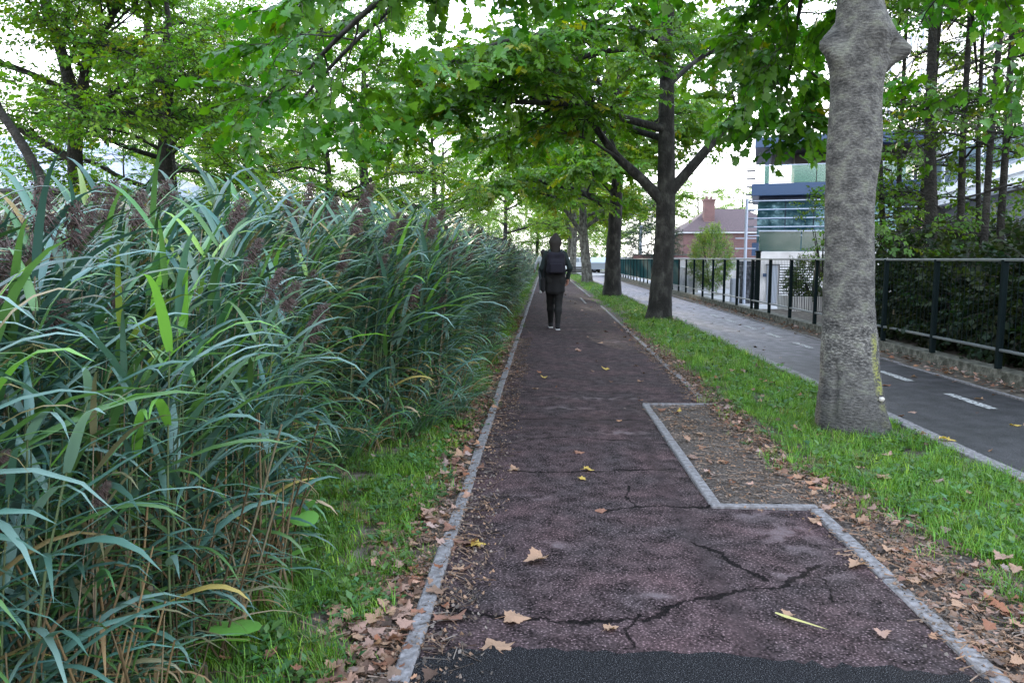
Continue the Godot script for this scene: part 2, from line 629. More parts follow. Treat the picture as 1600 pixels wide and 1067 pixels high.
func toothed_leaf(mb: MB, t: Transform3D, curl: float, fold: float, wave: float) -> void:
	# two rings, so that the blade can curl between midrib and edge
	var pts := [Vector2(0, 0)]
	for l in TEETH:
		pts.append(Vector2(l[1], l[0]))
	pts.append(Vector2(0.97, 0))
	for i in range(TEETH.size() - 1, -1, -1):
		pts.append(Vector2(TEETH[i][1], -TEETH[i][0] * rf(.85, 1.1)))
	var mid := Vector2(0.3, 0)
	var lift := func(q: Vector2) -> Vector3: return t * Vector3(q.x, absf(q.y) * fold - q.x * q.x * curl + wave * sin(q.x * 9.0) * q.y + wave * .6 * cos(q.y * 11.0) * q.x, q.y)
	var m := mb.vert(lift.call(mid))
	var first := mb.v.size()
	for q in pts:
		mb.vert(lift.call(mid.lerp(q, .55)))
		mb.vert(lift.call(q) + t.basis.y * rf(-.03, .05))
	for i in pts.size():
		var a := first + i * 2
		var b := first + (i + 1) % pts.size() * 2
		mb.tri(m, a, b)
		mb.tri(a, a + 1, b + 1)
		mb.tri(a, b + 1, b)

func lobed_leaf(mb: MB, t: Transform3D, curl: float, fold: float) -> void:     # base at origin, blade along +x, normal +y, length 1
	var pts := [Vector2(0, 0)]
	for l in LOBES:
		pts.append(Vector2(l[1], l[0]))
	pts.append(Vector2(0.95, 0))
	for i in range(LOBES.size() - 1, -1, -1):
		pts.append(Vector2(LOBES[i][1], -LOBES[i][0]))
	var lift := func(q: Vector2) -> Vector3: return t * Vector3(q.x, absf(q.y) * fold - q.x * q.x * curl, q.y)
	var m := mb.vert(lift.call(Vector2(0.3, 0)))
	var first := mb.v.size()
	for q in pts:
		mb.vert(lift.call(q))
	for i in pts.size():
		mb.tri(m, first + i, first + (i + 1) % pts.size())

func oval_leaf(mb: MB, t: Transform3D, wide: float, fold: float) -> void:
	var a := mb.vert(t * Vector3.ZERO)
	var b := mb.vert(t * Vector3(0.45, fold, wide))
	var d := mb.vert(t * Vector3(1, -0.12, 0))
	var e := mb.vert(t * Vector3(0.45, fold, -wide))
	var m := mb.vert(t * Vector3(0.5, 0, 0))
	mb.tri(a, b, m)
	mb.tri(b, d, m)
	mb.tri(d, e, m)
	mb.tri(e, a, m)

func lobed_spray(n: int, length: float, size: float) -> ArrayMesh:
	var mb := MB.new()
	var tw := MB.new()
	var pts := PackedVector3Array()
	for i in 4:
		var s := i / 3.0
		pts.append(Vector3(s * length, -s * s * length * 0.22, sin(s * 5.0) * 0.03))
	tw.tube(pts, PackedFloat32Array([.006, .005, .004, .002]), 3, false)
	for i in n:
		var s := (i + 0.6) / n
		var p := Vector3(s * length, -s * s * length * 0.22, sin(s * 5.0) * 0.03)
		var side := 1.0 if i % 2 else -1.0
		var yaw := side * rf(0.35, 1.35)
		var b := Basis(Vector3.UP, -yaw) * Basis(Vector3.BACK, -rf(0.15, 0.85)) * Basis(Vector3.RIGHT, rf(-.6, .6))
		var k := size * rf(0.65, 1.15)
		p += b.x * k * 0.35
		lobed_leaf(mb, Transform3D(b.scaled_local(Vector3.ONE * k), p), rf(.05, .3), rf(.05, .28))
	var am := mb.mesh(M.leaf)
	return tw.mesh(M.twig, am)

func oval_spray(n: int, length: float, size: float, wide := 0.28) -> ArrayMesh:
	var mb := MB.new()
	var tw := MB.new()
	tw.tube(PackedVector3Array([Vector3.ZERO, Vector3(length * .5, .02, .01), Vector3(length, -.06, 0)]), PackedFloat32Array([.005, .004, .002]), 3, false)
	for i in n:
		var s := (i + 0.6) / n
		var side := 1.0 if i % 2 else -1.0
		var b := Basis(Vector3.UP, -side * rf(0.3, 1.3)) * Basis(Vector3.BACK, -rf(-.2, 0.9)) * Basis(Vector3.RIGHT, rf(-.8, .8))
		var k := size * rf(0.7, 1.2)
		oval_leaf(mb, Transform3D(b.scaled_local(Vector3.ONE * k), Vector3(s * length, rf(-.04, .04), rf(-.03, .03))), wide * rf(.8, 1.2), rf(.02, .1))
	var am := mb.mesh(M.small_leaf)
	return tw.mesh(M.twig, am)

# ---------------------------------------------------------------- trees
func branch(mb: MB, p: Vector3, dir: Vector3, length: float, r: float, level: int, sites: Array, lift: float, kids: int) -> void:
	var n := 5 if level > 0 else 4
	var pts := PackedVector3Array([p])
	var dirs := [dir]
	var rad := PackedFloat32Array([r])
	for i in n:
		dir = (dir + rv() * 0.2 + Vector3.UP * lift).normalized()
		p += dir * length / n
		pts.append(p)
		dirs.append(dir)
		rad.append(r * (1.0 - 0.75 * (i + 1) / n))
	mb.tube(pts, rad, 6 if r > 0.035 else (4 if r > 0.012 else 3), false)
	if level > 0:
		for k in kids:
			var t := rf(0.25, 1.0) * n
			var i := mini(int(t), n - 1)
			var q := pts[i].lerp(pts[i + 1], t - i)
			var d: Vector3 = dirs[i]
			var side := d.cross(Vector3.UP + rv() * 0.5).normalized() * (1.0 if k % 2 else -1.0)
			var cd := (d * rf(0.45, 1.0) + side * rf(0.5, 1.1) + Vector3.UP * rf(-.3, .3)).normalized()
			branch(mb, q, cd, length * rf(0.4, 0.62), maxf(r * 0.42, 0.004), level - 1, sites, lift * 0.5, kids)
	for i in range(1, n + 1):
		if level > 0 and i < n:
			continue
		sites.append([pts[i], dirs[i]])

# limb: [waypoints, start radius, number of branches, branch length, first branch at, lift]
func make_tree(called: String, label: String, group: String, base: Vector3, trunk: Mesh, limbs: Array, sprays: Array, bark: Material, tint: Color, opt := {}) -> Node3D:
	var t := thing(called, label, "tree", base, 0.0, group)
	put("trunk", trunk, t)
	var sites := []
	for l in limbs:
		var mb := MB.new()
		var p := smooth_path(l[0], 5)
		var n := p.size()
		var rad := PackedFloat32Array()
		for i in n:
			rad.append(l[1] * pow(1.0 - 0.86 * i / (n - 1), 0.85))
		mb.tube(p, rad, 8, false)
		for k in l[2]:
			var f: float = l[4] + (1.0 - l[4]) * (k + rf(0.1, 0.9)) / l[2]
			var i := mini(int(f * (n - 1)), n - 2)
			var d := (p[i + 1] - p[i]).normalized()
			var side := d.cross(Vector3.UP + rv() * 0.35).normalized() * (1.0 if k % 2 else -1.0)
			var cd := (d * rf(0.4, 1.0) + side * rf(0.5, 1.1) + Vector3.UP * rf(-.25, .45)).normalized()
			branch(mb, p[i], cd, l[3] * rf(0.7, 1.2) * (1.15 - 0.4 * f), maxf(rad[i] * 0.45, 0.012), opt.get("levels", 1), sites, l[5], opt.get("kids", 5))
		sites.append([p[n - 1], (p[n - 1] - p[n - 2]).normalized()])
		put("limb", mb.mesh(bark), t)
	var lists := []
	var tints := []
	for s in sprays:
		lists.append([])
		tints.append([])
	var per: float = opt.get("per", 2.0)
	for s in sites:
		for k in int(per) + (1 if rng.randf() < fmod(per, 1.0) else 0):
			var o: Vector3 = s[0]
			var d: Vector3 = s[1]
			var x := Vector3(d.x, d.y * 0.5, d.z).normalized() + rv() * 0.9
			x.y = x.y * 0.5 - opt.get("droop", 0.15)
			var wp := base + o
			if opt.has("thin") and (wp.x < -1.7 and rng.randf() < .6 or wp.x > 3.4 and rng.randf() < .8):
				continue
			var b := frame(x, Vector3.UP + rv() * 0.45).scaled_local(Vector3.ONE * rf(0.75, 1.25))
			var i := rng.randi() % sprays.size()
			lists[i].append(Transform3D(b, o + rv() * 0.06))
			var c := vary(tint, 0.2, 0.32)
			if rng.randf() < opt.get("yellow", 0.04):
				c = Color(c.g * 1.05, c.g * 1.15, c.b * 0.7)
			tints[i].append(c)
	for i in sprays.size():
		if lists[i].size():
			multi("crown", sprays[i], lists[i], tints[i], t)
	t.set_meta("sites", sites.size())
	return t

func trunk_tube(pts: Array, r0: float, r1: float, flare := 1.45, sides := 14, m: Material = null, seed_ := 1) -> ArrayMesh:
	var n := FastNoiseLite.new()
	n.seed = seed_
	n.frequency = 1.3
	var p := smooth_path(pts, 6)
	var mb := MB.new()
	var k := p.size()
	var total: float = p[k - 1].y - p[0].y
	for i in k:
		var f := (p[i].y - p[0].y) / total
		var r := lerpf(r0, r1, f) * (1.0 + (flare - 1.0) * exp(-(p[i].y - p[0].y) * 3.2))
		for s in sides:
			var a := TAU * s / sides
			var q := Vector3(cos(a), 0, sin(a))
			var lobe := 1.0 + 0.1 * exp(-(p[i].y - p[0].y) * 2.5) * sin(a * 5.0 + seed_)
			mb.vert(p[i] + q * r * lobe * (1.0 + 0.1 * n.get_noise_3dv(p[i] * 1.4 + q * 0.7)), Vector2(float(s) / sides, p[i].y))
	for i in k - 1:
		for s in sides:
			var a := i * sides + s
			var b := i * sides + (s + 1) % sides
			mb.tri(a, b + sides, b)
			mb.tri(a, a + sides, b + sides)
	return mb.mesh(m if m else M.bark)

func ring_limbs(n: int, h0: float, h1: float, reach: float, rise: float, r: float, kids: int, blen: float, a0 := 0.0) -> Array:
	var out := []
	for i in n:
		var f := float(i) / maxf(n - 1, 1)
		var a := a0 + i * 2.4 + rf(-.3, .3)
		var d := Vector3(cos(a), 0, sin(a))
		var h := lerpf(h0, h1, f)
		var L := reach * lerpf(1.0, 0.5, f) * rf(0.85, 1.15)
		var up := rise * lerpf(0.55, 1.5, f)
		out.append([[Vector3(0, h, 0), Vector3(0, h, 0) + d * L * 0.35 + Vector3.UP * up * 0.5 * L * 0.4, Vector3(0, h, 0) + d * L * 0.7 + Vector3.UP * up * 0.8 * L * 0.4 + rv() * 0.25, Vector3(0, h, 0) + d * L + Vector3.UP * up * 0.85 * L * 0.4 + rv() * 0.3], r * lerpf(1.0, 0.6, f), kids, blen, 0.22, 0.02])
	return out

func rel(base: Vector3, pts: Array) -> Array:
	return pts.map(func(p): return p - base)

# ---------------------------------------------------------------- shrubs
func shrub(called: String, label: String, group: String, at: Vector3, size: Vector3, n: int, spray: Mesh, tint: Color, opt := {}) -> Node3D:
	var t := thing(called, label, opt.get("category", "shrub"), at, 0.0, group)
	var st := MB.new()
	for k in 5:
		var a := TAU * k / 5.0 + rf(-.3, .3)
		st.tube(PackedVector3Array([Vector3(cos(a) * .05, 0, sin(a) * .05), Vector3(cos(a) * size.x * .12, size.y * .3, sin(a) * size.z * .12), Vector3(cos(a) * size.x * .28, size.y * .7, sin(a) * size.z * .28)]), PackedFloat32Array([.03, .02, .008]), 5, false)
	put("stem", st.mesh(M.dark_bark), t)
	var xf := []
	var tn := []
	var ln := FastNoiseLite.new()
	ln.seed = int(at.x * 13.0 + at.z * 7.0)
	ln.frequency = 0.9
	for i in n:
		var d := rv()
		while d.length() > 1.0 or d.length() < 0.1:
			d = rv()
		var rr := pow(d.length(), 0.55)
		d = d.normalized()
		rr *= 1.0 + 0.35 * ln.get_noise_3dv(d * 2.0)
		var low: float = opt.get("low", 0.5)
		var p := Vector3(d.x * size.x * 0.5 * rr, size.y * (low + (d.y * (1.0 - low) if d.y > 0 else d.y * low) * rr), d.z * size.z * 0.5 * rr)
		if p.y < 0.02:
			continue
		xf.append(Transform3D(frame(d + rv() * 0.8 + Vector3(0, opt.get("lift", -.1), 0), Vector3.UP + rv() * 0.5).scaled_local(Vector3.ONE * rf(.7, 1.25) * opt.get("scale", 1.0)), p))
		tn.append(vary(tint, 0.25, 0.35))
	multi("foliage", spray, xf, tn, t)
	return t

# ---------------------------------------------------------------- reeds
func blade(mb: MB, p: Vector3, az: float, el: float, length: float, w: float, droop: float, fold := 0.25, seg := 6, twist := 0.0) -> void:
	var first := mb.v.size()
	var e := el
	for i in seg + 1:
		var t := float(i) / seg
		var d := Vector3(cos(az) * cos(e), sin(e), sin(az) * cos(e))
		var side := Vector3(-sin(az), 0, cos(az))
		var nr := side.cross(d)
		side = side.rotated(d, twist * t)
		nr = nr.rotated(d, twist * t)
		var k := w * 0.5 * (lerpf(0.55, 1.0, t / 0.2) if t < 0.2 else pow(1.0 - (t - 0.2) / 0.8, 0.75))
		if i == seg:
			mb.vert(p)
		else:
			mb.vert(p + side * k - nr * k * fold)
			mb.vert(p)
			mb.vert(p - side * k - nr * k * fold)
		p += d * length / seg
		e -= droop * (0.25 + 1.5 * t) / seg
	for i in seg:
		var a := first + i * 3
		if i == seg - 1:
			mb.tri(a, a + 1, a + 3)
			mb.tri(a + 1, a + 2, a + 3)
		else:
			mb.tri(a, a + 1, a + 4)
			mb.tri(a, a + 4, a + 3)
			mb.tri(a + 1, a + 2, a + 5)
			mb.tri(a + 1, a + 5, a + 4)

func plume(mb: MB, p: Vector3, d: Vector3, big: float) -> void:
	for i in 300:
		var t := rf(0, 1)
		var q := p + d * t * 0.24 * big + Vector3(rf(.0, .05), -t * t * 0.05, rf(-.02, .03)) * big
		var out := (rv() + d * 0.5 + Vector3(0.5, -.35, 0.1)).normalized()
		var L := rf(.02, .075) * big * (1.25 - t)
		var s := out.cross(rv()).normalized() * 0.0017 * big
		var m := q + out * L * 0.5 + rv() * 0.006
		var e := q + out * L + Vector3(0.01, -.02 * big, 0)
		mb.tri3(q - s, q + s, m + s * 1.6)
		mb.tri3(m + s * 1.6, m - s * 1.6, q - s)
		mb.tri3(m - s * 1.6, m + s * 1.6, e)

# a reed as separate meshes: [stem, plume or null, leaves...]; each leaf is [mesh builder, age]
func reed_shape(h: float, has_plume: bool, wind: float) -> Dictionary:
	var stem := MB.new()
	var pts := PackedVector3Array()
	var lean := rf(.02, .16)
	var az0 := wind + rf(-.7, .7)
	for i in 6:
		var t := i / 5.0
		pts.append(Vector3(cos(az0) * lean * t * t * h, t * h * (1.0 - lean * 0.3 * t), sin(az0) * lean * t * t * h))
	stem.tube(pts, PackedFloat32Array([.0055, .005, .0048, .0042, .0034, .002]), 5, false)
	var leaves := []
	var n := int(h * 7.6)
	for i in n:
		var t := 0.06 + 0.94 * (i + rf(0, .6)) / n
		t = minf(t, 0.99)
		var k := t * 5.0
		var q := pts[int(k)].lerp(pts[int(k) + 1], k - int(k))
		var az := wind + (0.6 if i % 2 else -0.6) + rf(-.6, .6)
		if rng.randf() < 0.12:
			az += PI
		var el := lerpf(0.5, 1.05, t) + rf(-.4, .2)
		var mb := MB.new()
		blade(mb, q, az, el, rf(.4, .68) * (1.05 - absf(t - .6) * 0.5), rf(.027, .046), rf(1.0, 2.6), rf(.1, .4), 6, rf(-.9, .9))
		leaves.append([mb, t])
	var pl: MB = null
	if has_plume:
		pl = MB.new()
		plume(pl, pts[5], Vector3(cos(az0) * .4, .9, sin(az0) * .4).normalized(), rf(.8, 1.15))
	return {"stem": stem, "leaves": leaves, "plume": pl}

func reed_leaf(key: String, c: Color) -> StandardMaterial3D:
	return plain_leaf(key, c, .42, .6)

func make_reeds() -> void:
	rng.seed = 401
	var leafmats := [reed_leaf("reed_glaucous", lin(.05, .115, .093)), reed_leaf("reed_grey_green", lin(.12, .205, .185)), plain_leaf("reed_green", lin(.055, .125, .035), .42, .8), plain_leaf("reed_bright", lin(.11, .26, .04), .45, .8), plain_leaf("reed_yellow", lin(.34, .27, .08), .6, .7), plain_leaf("reed_dry", lin(.33, .26, .17), .75, .5)]
	var stem_green := mat("stem_green", lin(.07, .1, .04), .6)
	var stem_straw := mat("stem_straw", lin(.19, .15, .1), .7)
	var pm := mat("plume", lin(.075, .05, .045), .9)
	pm.cull_mode = BaseMaterial3D.CULL_DISABLED
	# --- twelve kinds of single reed near the camera, then copies of them
	var protos := []
	for k in 12:
		var s := reed_shape(rf(1.15, 1.6), k in [0, 5], 0.15)
		var o := thing("reed", "", "reed", Vector3(0, 0, 0), 0.0, "single reeds at the near edge of the reed bed")
		put("stem", s.stem.mesh(stem_green if k % 6 else stem_straw), o)
		for l in s.leaves:
			var r := rng.randf()
			var m: int = 0 if r < .42 else (1 if r < .68 else (2 if r < .86 else 3))
			if l[1] < 0.3 and rng.randf() < .45:
				m = 4 if rng.randf() < .25 else 5
			if k == 8:
				m = 3 if rng.randf() < .45 else 2
			elif m == 3 and rng.randf() < .55:
				m = 2
			put("leaf", l[0].mesh(leafmats[m]), o)
		if s.plume:
			put("plume", s.plume.mesh(pm), o)
		protos.append([o, false])
	var where := []
	# rows along the front of the bed
	for i in 150:
		var z := -1.55 - 7.0 * pow(float(i) / 150.0, 1.35)
		var edge := reed_edge(z)
		where.append(Vector3(edge - pow(rng.randf(), 1.5) * 1.5 - rf(0, .1), rf(-.02, 0), z + rf(-.15, .15)))
	for i in where.size():
		var kind: int = i % 12
		if where[i].z > -2.7 and kind in [0, 5]:
			kind += 1
		var p: Array = protos[kind]
		var near_right: bool = where[i].x > reed_edge(where[i].z) - 0.25
		var lab := "reed with drooping blue-green leaves"
		if kind == 8:
			lab = "fresh bright green reed"
		elif kind in [0, 5]:
			lab = "reed topped by a purple-brown plume"
		var zr: float = where[i].z
		lab += " " + ("in the bottom left corner" if zr > -2.3 else ("behind the low bindweed cluster" if zr > -3.6 else ("opposite the near corner of the earth bay" if zr > -5.2 else ("opposite the far half of the bay" if zr > -7.0 else "just beyond the bare earth bay"))))
		var s := rf(.72, .95) * (1.12 if where[i].z < -4.2 else 1.0) if near_right else rf(.88, 1.04) * (.9 if where[i].z > -3.0 else 1.0)
		if not p[1]:
			p[1] = true
			p[0].position = where[i]
			p[0].rotation.y = rf(-.7, .7)
			p[0].scale = Vector3.ONE * s
			p[0].set_meta("label", lab)
		else:
			dup(p[0], where[i], rf(-.5, .5), lab, s)
	# --- the rest of the bed
	var kinds := []
	for k in 8:
		var s := reed_shape(rf(1.5, 1.9), k % 8 < 2, 0.1)
		var mb := MB.new()
		for l in s.leaves:
			mb.add(l[0], Transform3D())
		var am := mb.mesh(M.reed)
		s.stem.mesh(stem_straw if k % 3 == 0 else stem_green, am)
		if s.plume:
			s.plume.mesh(pm, am)
		kinds.append(am)
	var xs := []
	var ts := []
	for k in 8:
		xs.append([])
		ts.append([])
	var z := -1.4
	while z > -75.0:
		var per := 62.0 if z > -9.0 else (40.0 if z > -22.0 else 13.0)
		var step := 0.5
		for j in int(per * step * 3.6):
			var x := reed_edge(z) - 0.12 - 3.6 * pow(rng.randf(), 1.35)
			if x < -7.0:
				continue
			var p := Vector3(x, rf(-.05, 0), z - rf(0, step))
			if Vector2(p.x, p.z).length() < 1.75:
				continue
			var k := rng.randi() % 8
			if k < 2 and z > -9.0 and rng.randf() < .55:
				k += 4
			var sc := rf(.8, 1.0) * (.86 if z > -3.6 else 1.0)
			if x > reed_edge(z) - 0.35:
				sc *= rf(.5, .85) if z > -4.2 else rf(.75, 1.0)
			xs[k].append(Transform3D(Basis(Vector3.UP, rf(-.5, .5)).scaled(Vector3.ONE * sc), p))
			var c := Color(.052, .115, .088)
			var r := rng.randf()
			if r < .32:
				c = Color(.055, .14, .04)
			elif r < .39:
				c = Color(.17, .28, .05)
			elif r < .46:
				c = Color(.2, .17, .08)
			ts[k].append(vary(c, .15, .45))
		z -= step
	var bed := thing("reed_bed", "dense bed of tall blue-green reeds with brown plumes along the left of the path", "reeds")
	for k in 8:
		multi("reed_mass", kinds[k], xs[k], ts[k], bed)
	# --- low arching leaves at the foot of the bed
	var lowm := []
	for k in 3:
		var mb := MB.new()
		for i in 15:
			blade(mb, Vector3(rf(-.1, .1), 0, rf(-.1, .1)), rf(-1.1, 1.3) if i % 4 else rf(0, TAU), rf(.75, 1.35), rf(.28, .62), rf(.01, .024), rf(1.4, 2.9), .3, 6, rf(-.6, .6))
		lowm.append(mb.mesh(M.reed))
	var lx := [[], [], []]
	var lt := [[], [], []]
	for i in 1100:
		var zz := -1.6 - 15.0 * pow(rng.randf(), 1.5)
		var p := Vector3(reed_edge(zz) - (.22 if zz > -4.5 else .02) - pow(rng.randf(), 1.4) * 1.1, 0, zz)
		if Vector2(p.x, p.z).length() < 1.6:
			continue
		var k := rng.randi() % 3
		lx[k].append(Transform3D(Basis(Vector3.UP, rf(-.6, .6)).scaled(Vector3.ONE * rf(.5, 1.05)), p))
		var c := Color(.07, .145, .1)
		var r := rng.randf()
		if r < .4:
			c = Color(.06, .15, .035)
		elif r < .47:
			c = Color(.2, .16, .07)
		lt[k].append(vary(c, .15, .4))
	for k in 3:
		multi("low_leaves", lowm[k], lx[k], lt[k], bed)
	# --- dead stalks and broken straw standing and lying among the reeds
	var dead := MB.new()
	for i in 7:
		var p := Vector3(rf(-.12, .12), 0, rf(-.12, .12))
		var d := Vector3(rf(-.45, .6), 1, rf(-.5, .5)).normalized()
		var L := rf(.25, .95)
		dead.tube(PackedVector3Array([p, p + d * L * .5 + rv() * .015, p + d * L]), PackedFloat32Array([.005, .0042, .003]), 4, false)
	for i in 5:
		blade(dead, Vector3(rf(-.12, .12), rf(.02, .4), rf(-.12, .12)), rf(0, TAU), rf(-.2, .9), rf(.2, .4), rf(.008, .02), rf(1.5, 3.0))
	xs = []
	ts = []
	var dm := leaf_mat("dry_stalk", .8, .3, .3)
	for i in 700:
		var zz := -1.5 - 22.0 * pow(rng.randf(), 1.6)
		var p := Vector3(reed_edge(zz) - rf(-.05, 2.2), 0, zz)
		if Vector2(p.x, p.z).length() < 1.5:
			continue
		xs.append(Transform3D(Basis(Vector3.UP, rf(0, TAU)).scaled(Vector3.ONE * rf(.6, 1.2)), p))
		ts.append(vary(Color(.12, .09, .05), .1, .5))
	var sm := multi("dead_stalks", dead.mesh(dm), xs, ts)
	tag(sm, "straw-coloured dead stalks and broken stems at the foot of the reeds", "dead stalks", "", "stuff")

func reed_edge(z: float) -> float:      # where the bed begins beside the grass strip
	return -1.2 + 0.14 * sin(z * 1.7) + 0.1 * sin(z * 0.63 + 1.0) + (0.08 if z > -3.0 else 0.0) + .3 * smoothstep(-4.0, -6.5, z)

# ---------------------------------------------------------------- ground, path, road
func jitter_y(n: FastNoiseLite, x: float, z: float) -> float:
	return n.get_noise_2d(x, z)

func path_sheet(mb: MB, n: FastNoiseLite, x0: float, x1: float, z0: float, z1: float, nx: int, step: float) -> void:
	var nz := maxi(1, int(ceil(absf(z1 - z0) / step)))
	var first := mb.v.size()
	for j in nz + 1:
		var z := lerpf(z0, z1, float(j) / nz)
		for i in nx + 1:
			var x := lerpf(x0, x1, float(i) / nx)
			mb.vert(Vector3(x, n.get_noise_2d(x, z) * 0.012, z), Vector2((x - PATH_X0) / PATH_W, (PATH_Z0 - z) / PATH_L))
	for j in nz:
		for i in nx:
			var a := first + j * (nx + 1) + i
			mb.tri(a, a + 1, a + nx + 2)
			mb.tri(a, a + nx + 2, a + nx + 1)

func kerb_line(parent: Node, a: Vector3, b: Vector3, length: float, wide: float, top: float, deep := 0.14) -> void:
	var d := b - a
	var total := d.length()
	d = d.normalized()
	var n := maxi(1, int(round(total / length)))
	var L := total / n
	var shapes := []
	for k in 3:
		var m := MB.new()
		m.cbox(Vector3(0, -deep * .5, 0), Vector3(L - rf(.006, .016), deep, wide * rf(.95, 1.05)), 0.007)
		shapes.append(m.mesh(M.kerb))
	for i in n:
		var bs := Basis(d, Vector3.UP, d.cross(Vector3.UP)) * Basis(Vector3.UP, rf(-.008, .008)) * Basis(Vector3.BACK, rf(-.006, .006)) * Basis(Vector3.RIGHT, rf(-.05, .05))
		put("kerb_stone", shapes[i % 3], parent, Transform3D(bs, a + d * L * (i + .5) + Vector3(0, top + rf(-.006, .006), rf(-.004, .004))))

func sheet(mb: MB, x0: float, x1: float, z0: float, z1: float, y: float) -> void:
	mb.face(Vector3(x0, y, z0), Vector3(x1, y, z0), Vector3(x1, y, z1), Vector3(x0, y, z1))

func make_ground() -> void:
	rng.seed = 12
	var n := FastNoiseLite.new()
	n.seed = 3
	n.frequency = 0.9
	var mb := MB.new()
	sheet(mb, -400, 400, 60, -700, -0.06)
	struct("ground", mb.mesh(M.meadow))
	mb = MB.new()
	bumpy(mb, n, -7.5, -0.43, 4, -80, 24, .5, -0.015, 0.03)
	struct("earth_left", mb.mesh(M.soil))
	mb = MB.new()
	bumpy(mb, n, 1.3, 2.86, 4, -80, 8, .4, -0.018, 0.03)
	struct("earth_verge", mb.mesh(M.dirt))
	mb = MB.new()
	bumpy(mb, n, 0.96, 1.5, -4.14, -7.03, 5, .12, -0.006, 0.03)
	struct("earth_bay", mb.mesh(M.dirt))
	mb = MB.new()
	path_sheet(mb, n, -.44, .93, 4, -14, 14, .12)
	path_sheet(mb, n, -.44, .93, -14, -80, 3, 1.0)
	path_sheet(mb, n, .93, 1.45, 4, -4.09, 6, .12)
	path_sheet(mb, n, .93, 1.52, -7.07, -14, 6, .12)
	path_sheet(mb, n, .93, 1.6, -14, -80, 2, 1.0)
	var path := struct("path", mb.mesh(M.path))
	kerb_line(path, Vector3(-.455, 0, 3.0), Vector3(-.455, 0, -20.0), .915, .066, .022)
	kerb_line(path, Vector3(-.455, 0, -20.0), Vector3(-.43, 0, -62.0), .915, .066, .022)
	kerb_line(path, Vector3(1.46, 0, 3.0), Vector3(1.46, 0, -4.07), .915, .066, .014)
	kerb_line(path, Vector3(1.49, 0, -4.105), Vector3(.905, 0, -4.105), .6, .05, .018)
	kerb_line(path, Vector3(.938, 0, -4.14), Vector3(.938, 0, -7.02), .72, .066, .02)
	kerb_line(path, Vector3(.905, 0, -7.055), Vector3(1.53, 0, -7.055), .62, .05, .016)
	kerb_line(path, Vector3(1.53, 0, -7.09), Vector3(1.62, 0, -22.0), .915, .066, .014)
	kerb_line(path, Vector3(1.24, 0, -23.0), Vector3(1.24, 0, -26.4), .85, .066, .014)
	kerb_line(path, Vector3(1.62, 0, -27.0), Vector3(1.6, 0, -60.0), .915, .066, .014)
	# newer black patch across the bottom of the picture
	mb = MB.new()
	var edge := [[-.43, -2.42], [-.3, -2.5], [-.05, -2.52], [.3, -2.5], [.62, -2.5], [.9, -2.46], [1.15, -2.44], [1.42, -2.38]]
	for i in edge.size() - 1:
		for k in 8:
			var f := k / 8.0
			var g := (k + 1) / 8.0
			var xa := lerpf(edge[i][0], edge[i + 1][0], f)
			var xb := lerpf(edge[i][0], edge[i + 1][0], g)
			var za: float = lerpf(edge[i][1], edge[i + 1][1], f) + n.get_noise_1d(xa * 30.0) * .05
			var zb: float = lerpf(edge[i][1], edge[i + 1][1], g) + n.get_noise_1d(xb * 30.0) * .05
			mb.face(Vector3(xa, .0165, 3.0), Vector3(xb, .0165, 3.0), Vector3(xb, .0165, zb), Vector3(xa, .0165, za))
			mb.face(Vector3(xa, .0165, za), Vector3(xb, .0165, zb), Vector3(xb, -.01, zb - .012), Vector3(xa, -.01, za - .012))
	struct("path_patch", mb.mesh(M.tar))
	# road
	mb = MB.new()
	mb.use_c = true
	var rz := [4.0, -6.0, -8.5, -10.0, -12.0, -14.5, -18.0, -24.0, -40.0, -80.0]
	var rl := [.045, .045, .052, .08, .16, .26, .36, .42, .46, .48]  # asphalt paler with distance: age, plus tree shade and sky sheen painted in
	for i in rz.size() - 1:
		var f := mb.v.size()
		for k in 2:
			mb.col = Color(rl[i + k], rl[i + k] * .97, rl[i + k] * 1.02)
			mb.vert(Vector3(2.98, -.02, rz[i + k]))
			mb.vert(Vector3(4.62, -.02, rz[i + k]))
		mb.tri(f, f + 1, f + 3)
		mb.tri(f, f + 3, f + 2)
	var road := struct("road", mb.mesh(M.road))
	kerb_line(road, Vector3(2.92, 0, 3.0), Vector3(2.92, 0, -20.0), .915, .12, .03)
	kerb_line(road, Vector3(2.92, 0, -20.0), Vector3(2.96, 0, -60.0), .915, .12, .03)
	kerb_line(road, Vector3(4.65, 0, 0.0), Vector3(4.65, 0, -24.0), .915, .05, -.004)
	for i in 9:
		var z := -5.5 - 1.6 * i
		var q := MB.new()
		var a := []
		for k in 5:
			a.append([4.06 + rf(-.006, .006), 4.16 + rf(-.006, .006), z - .8 * k / 4.0])
		for k in 4:
			q.face(Vector3(a[k][0], -.016, a[k][2]), Vector3(a[k][1], -.016, a[k][2]), Vector3(a[k + 1][1], -.016, a[k + 1][2]), Vector3(a[k + 1][0], -.016, a[k + 1][2]))
		put("lane_dash", q.mesh(M.road_paint), road)
	mb = MB.new()
	bumpy(mb, n, 4.68, 5.0, 4, -60, 3, .5, -.02, .02)
	struct("gutter_soil", mb.mesh(M.soil))
	mb = MB.new()
	sheet(mb, 5.2, 60, 4, -20, .06)
	struct("earth_beyond_fence", mb.mesh(M.soil))
	mb = MB.new()
	sheet(mb, 5.2, 30, -20, -90, .0)
	struct("forecourt", mb.mesh(M.concrete_pale))
	mb = MB.new()
	sheet(mb, 1.0, 60, -62, -120, -.0)
	struct("car_park", mb.mesh(M.concrete_pale))

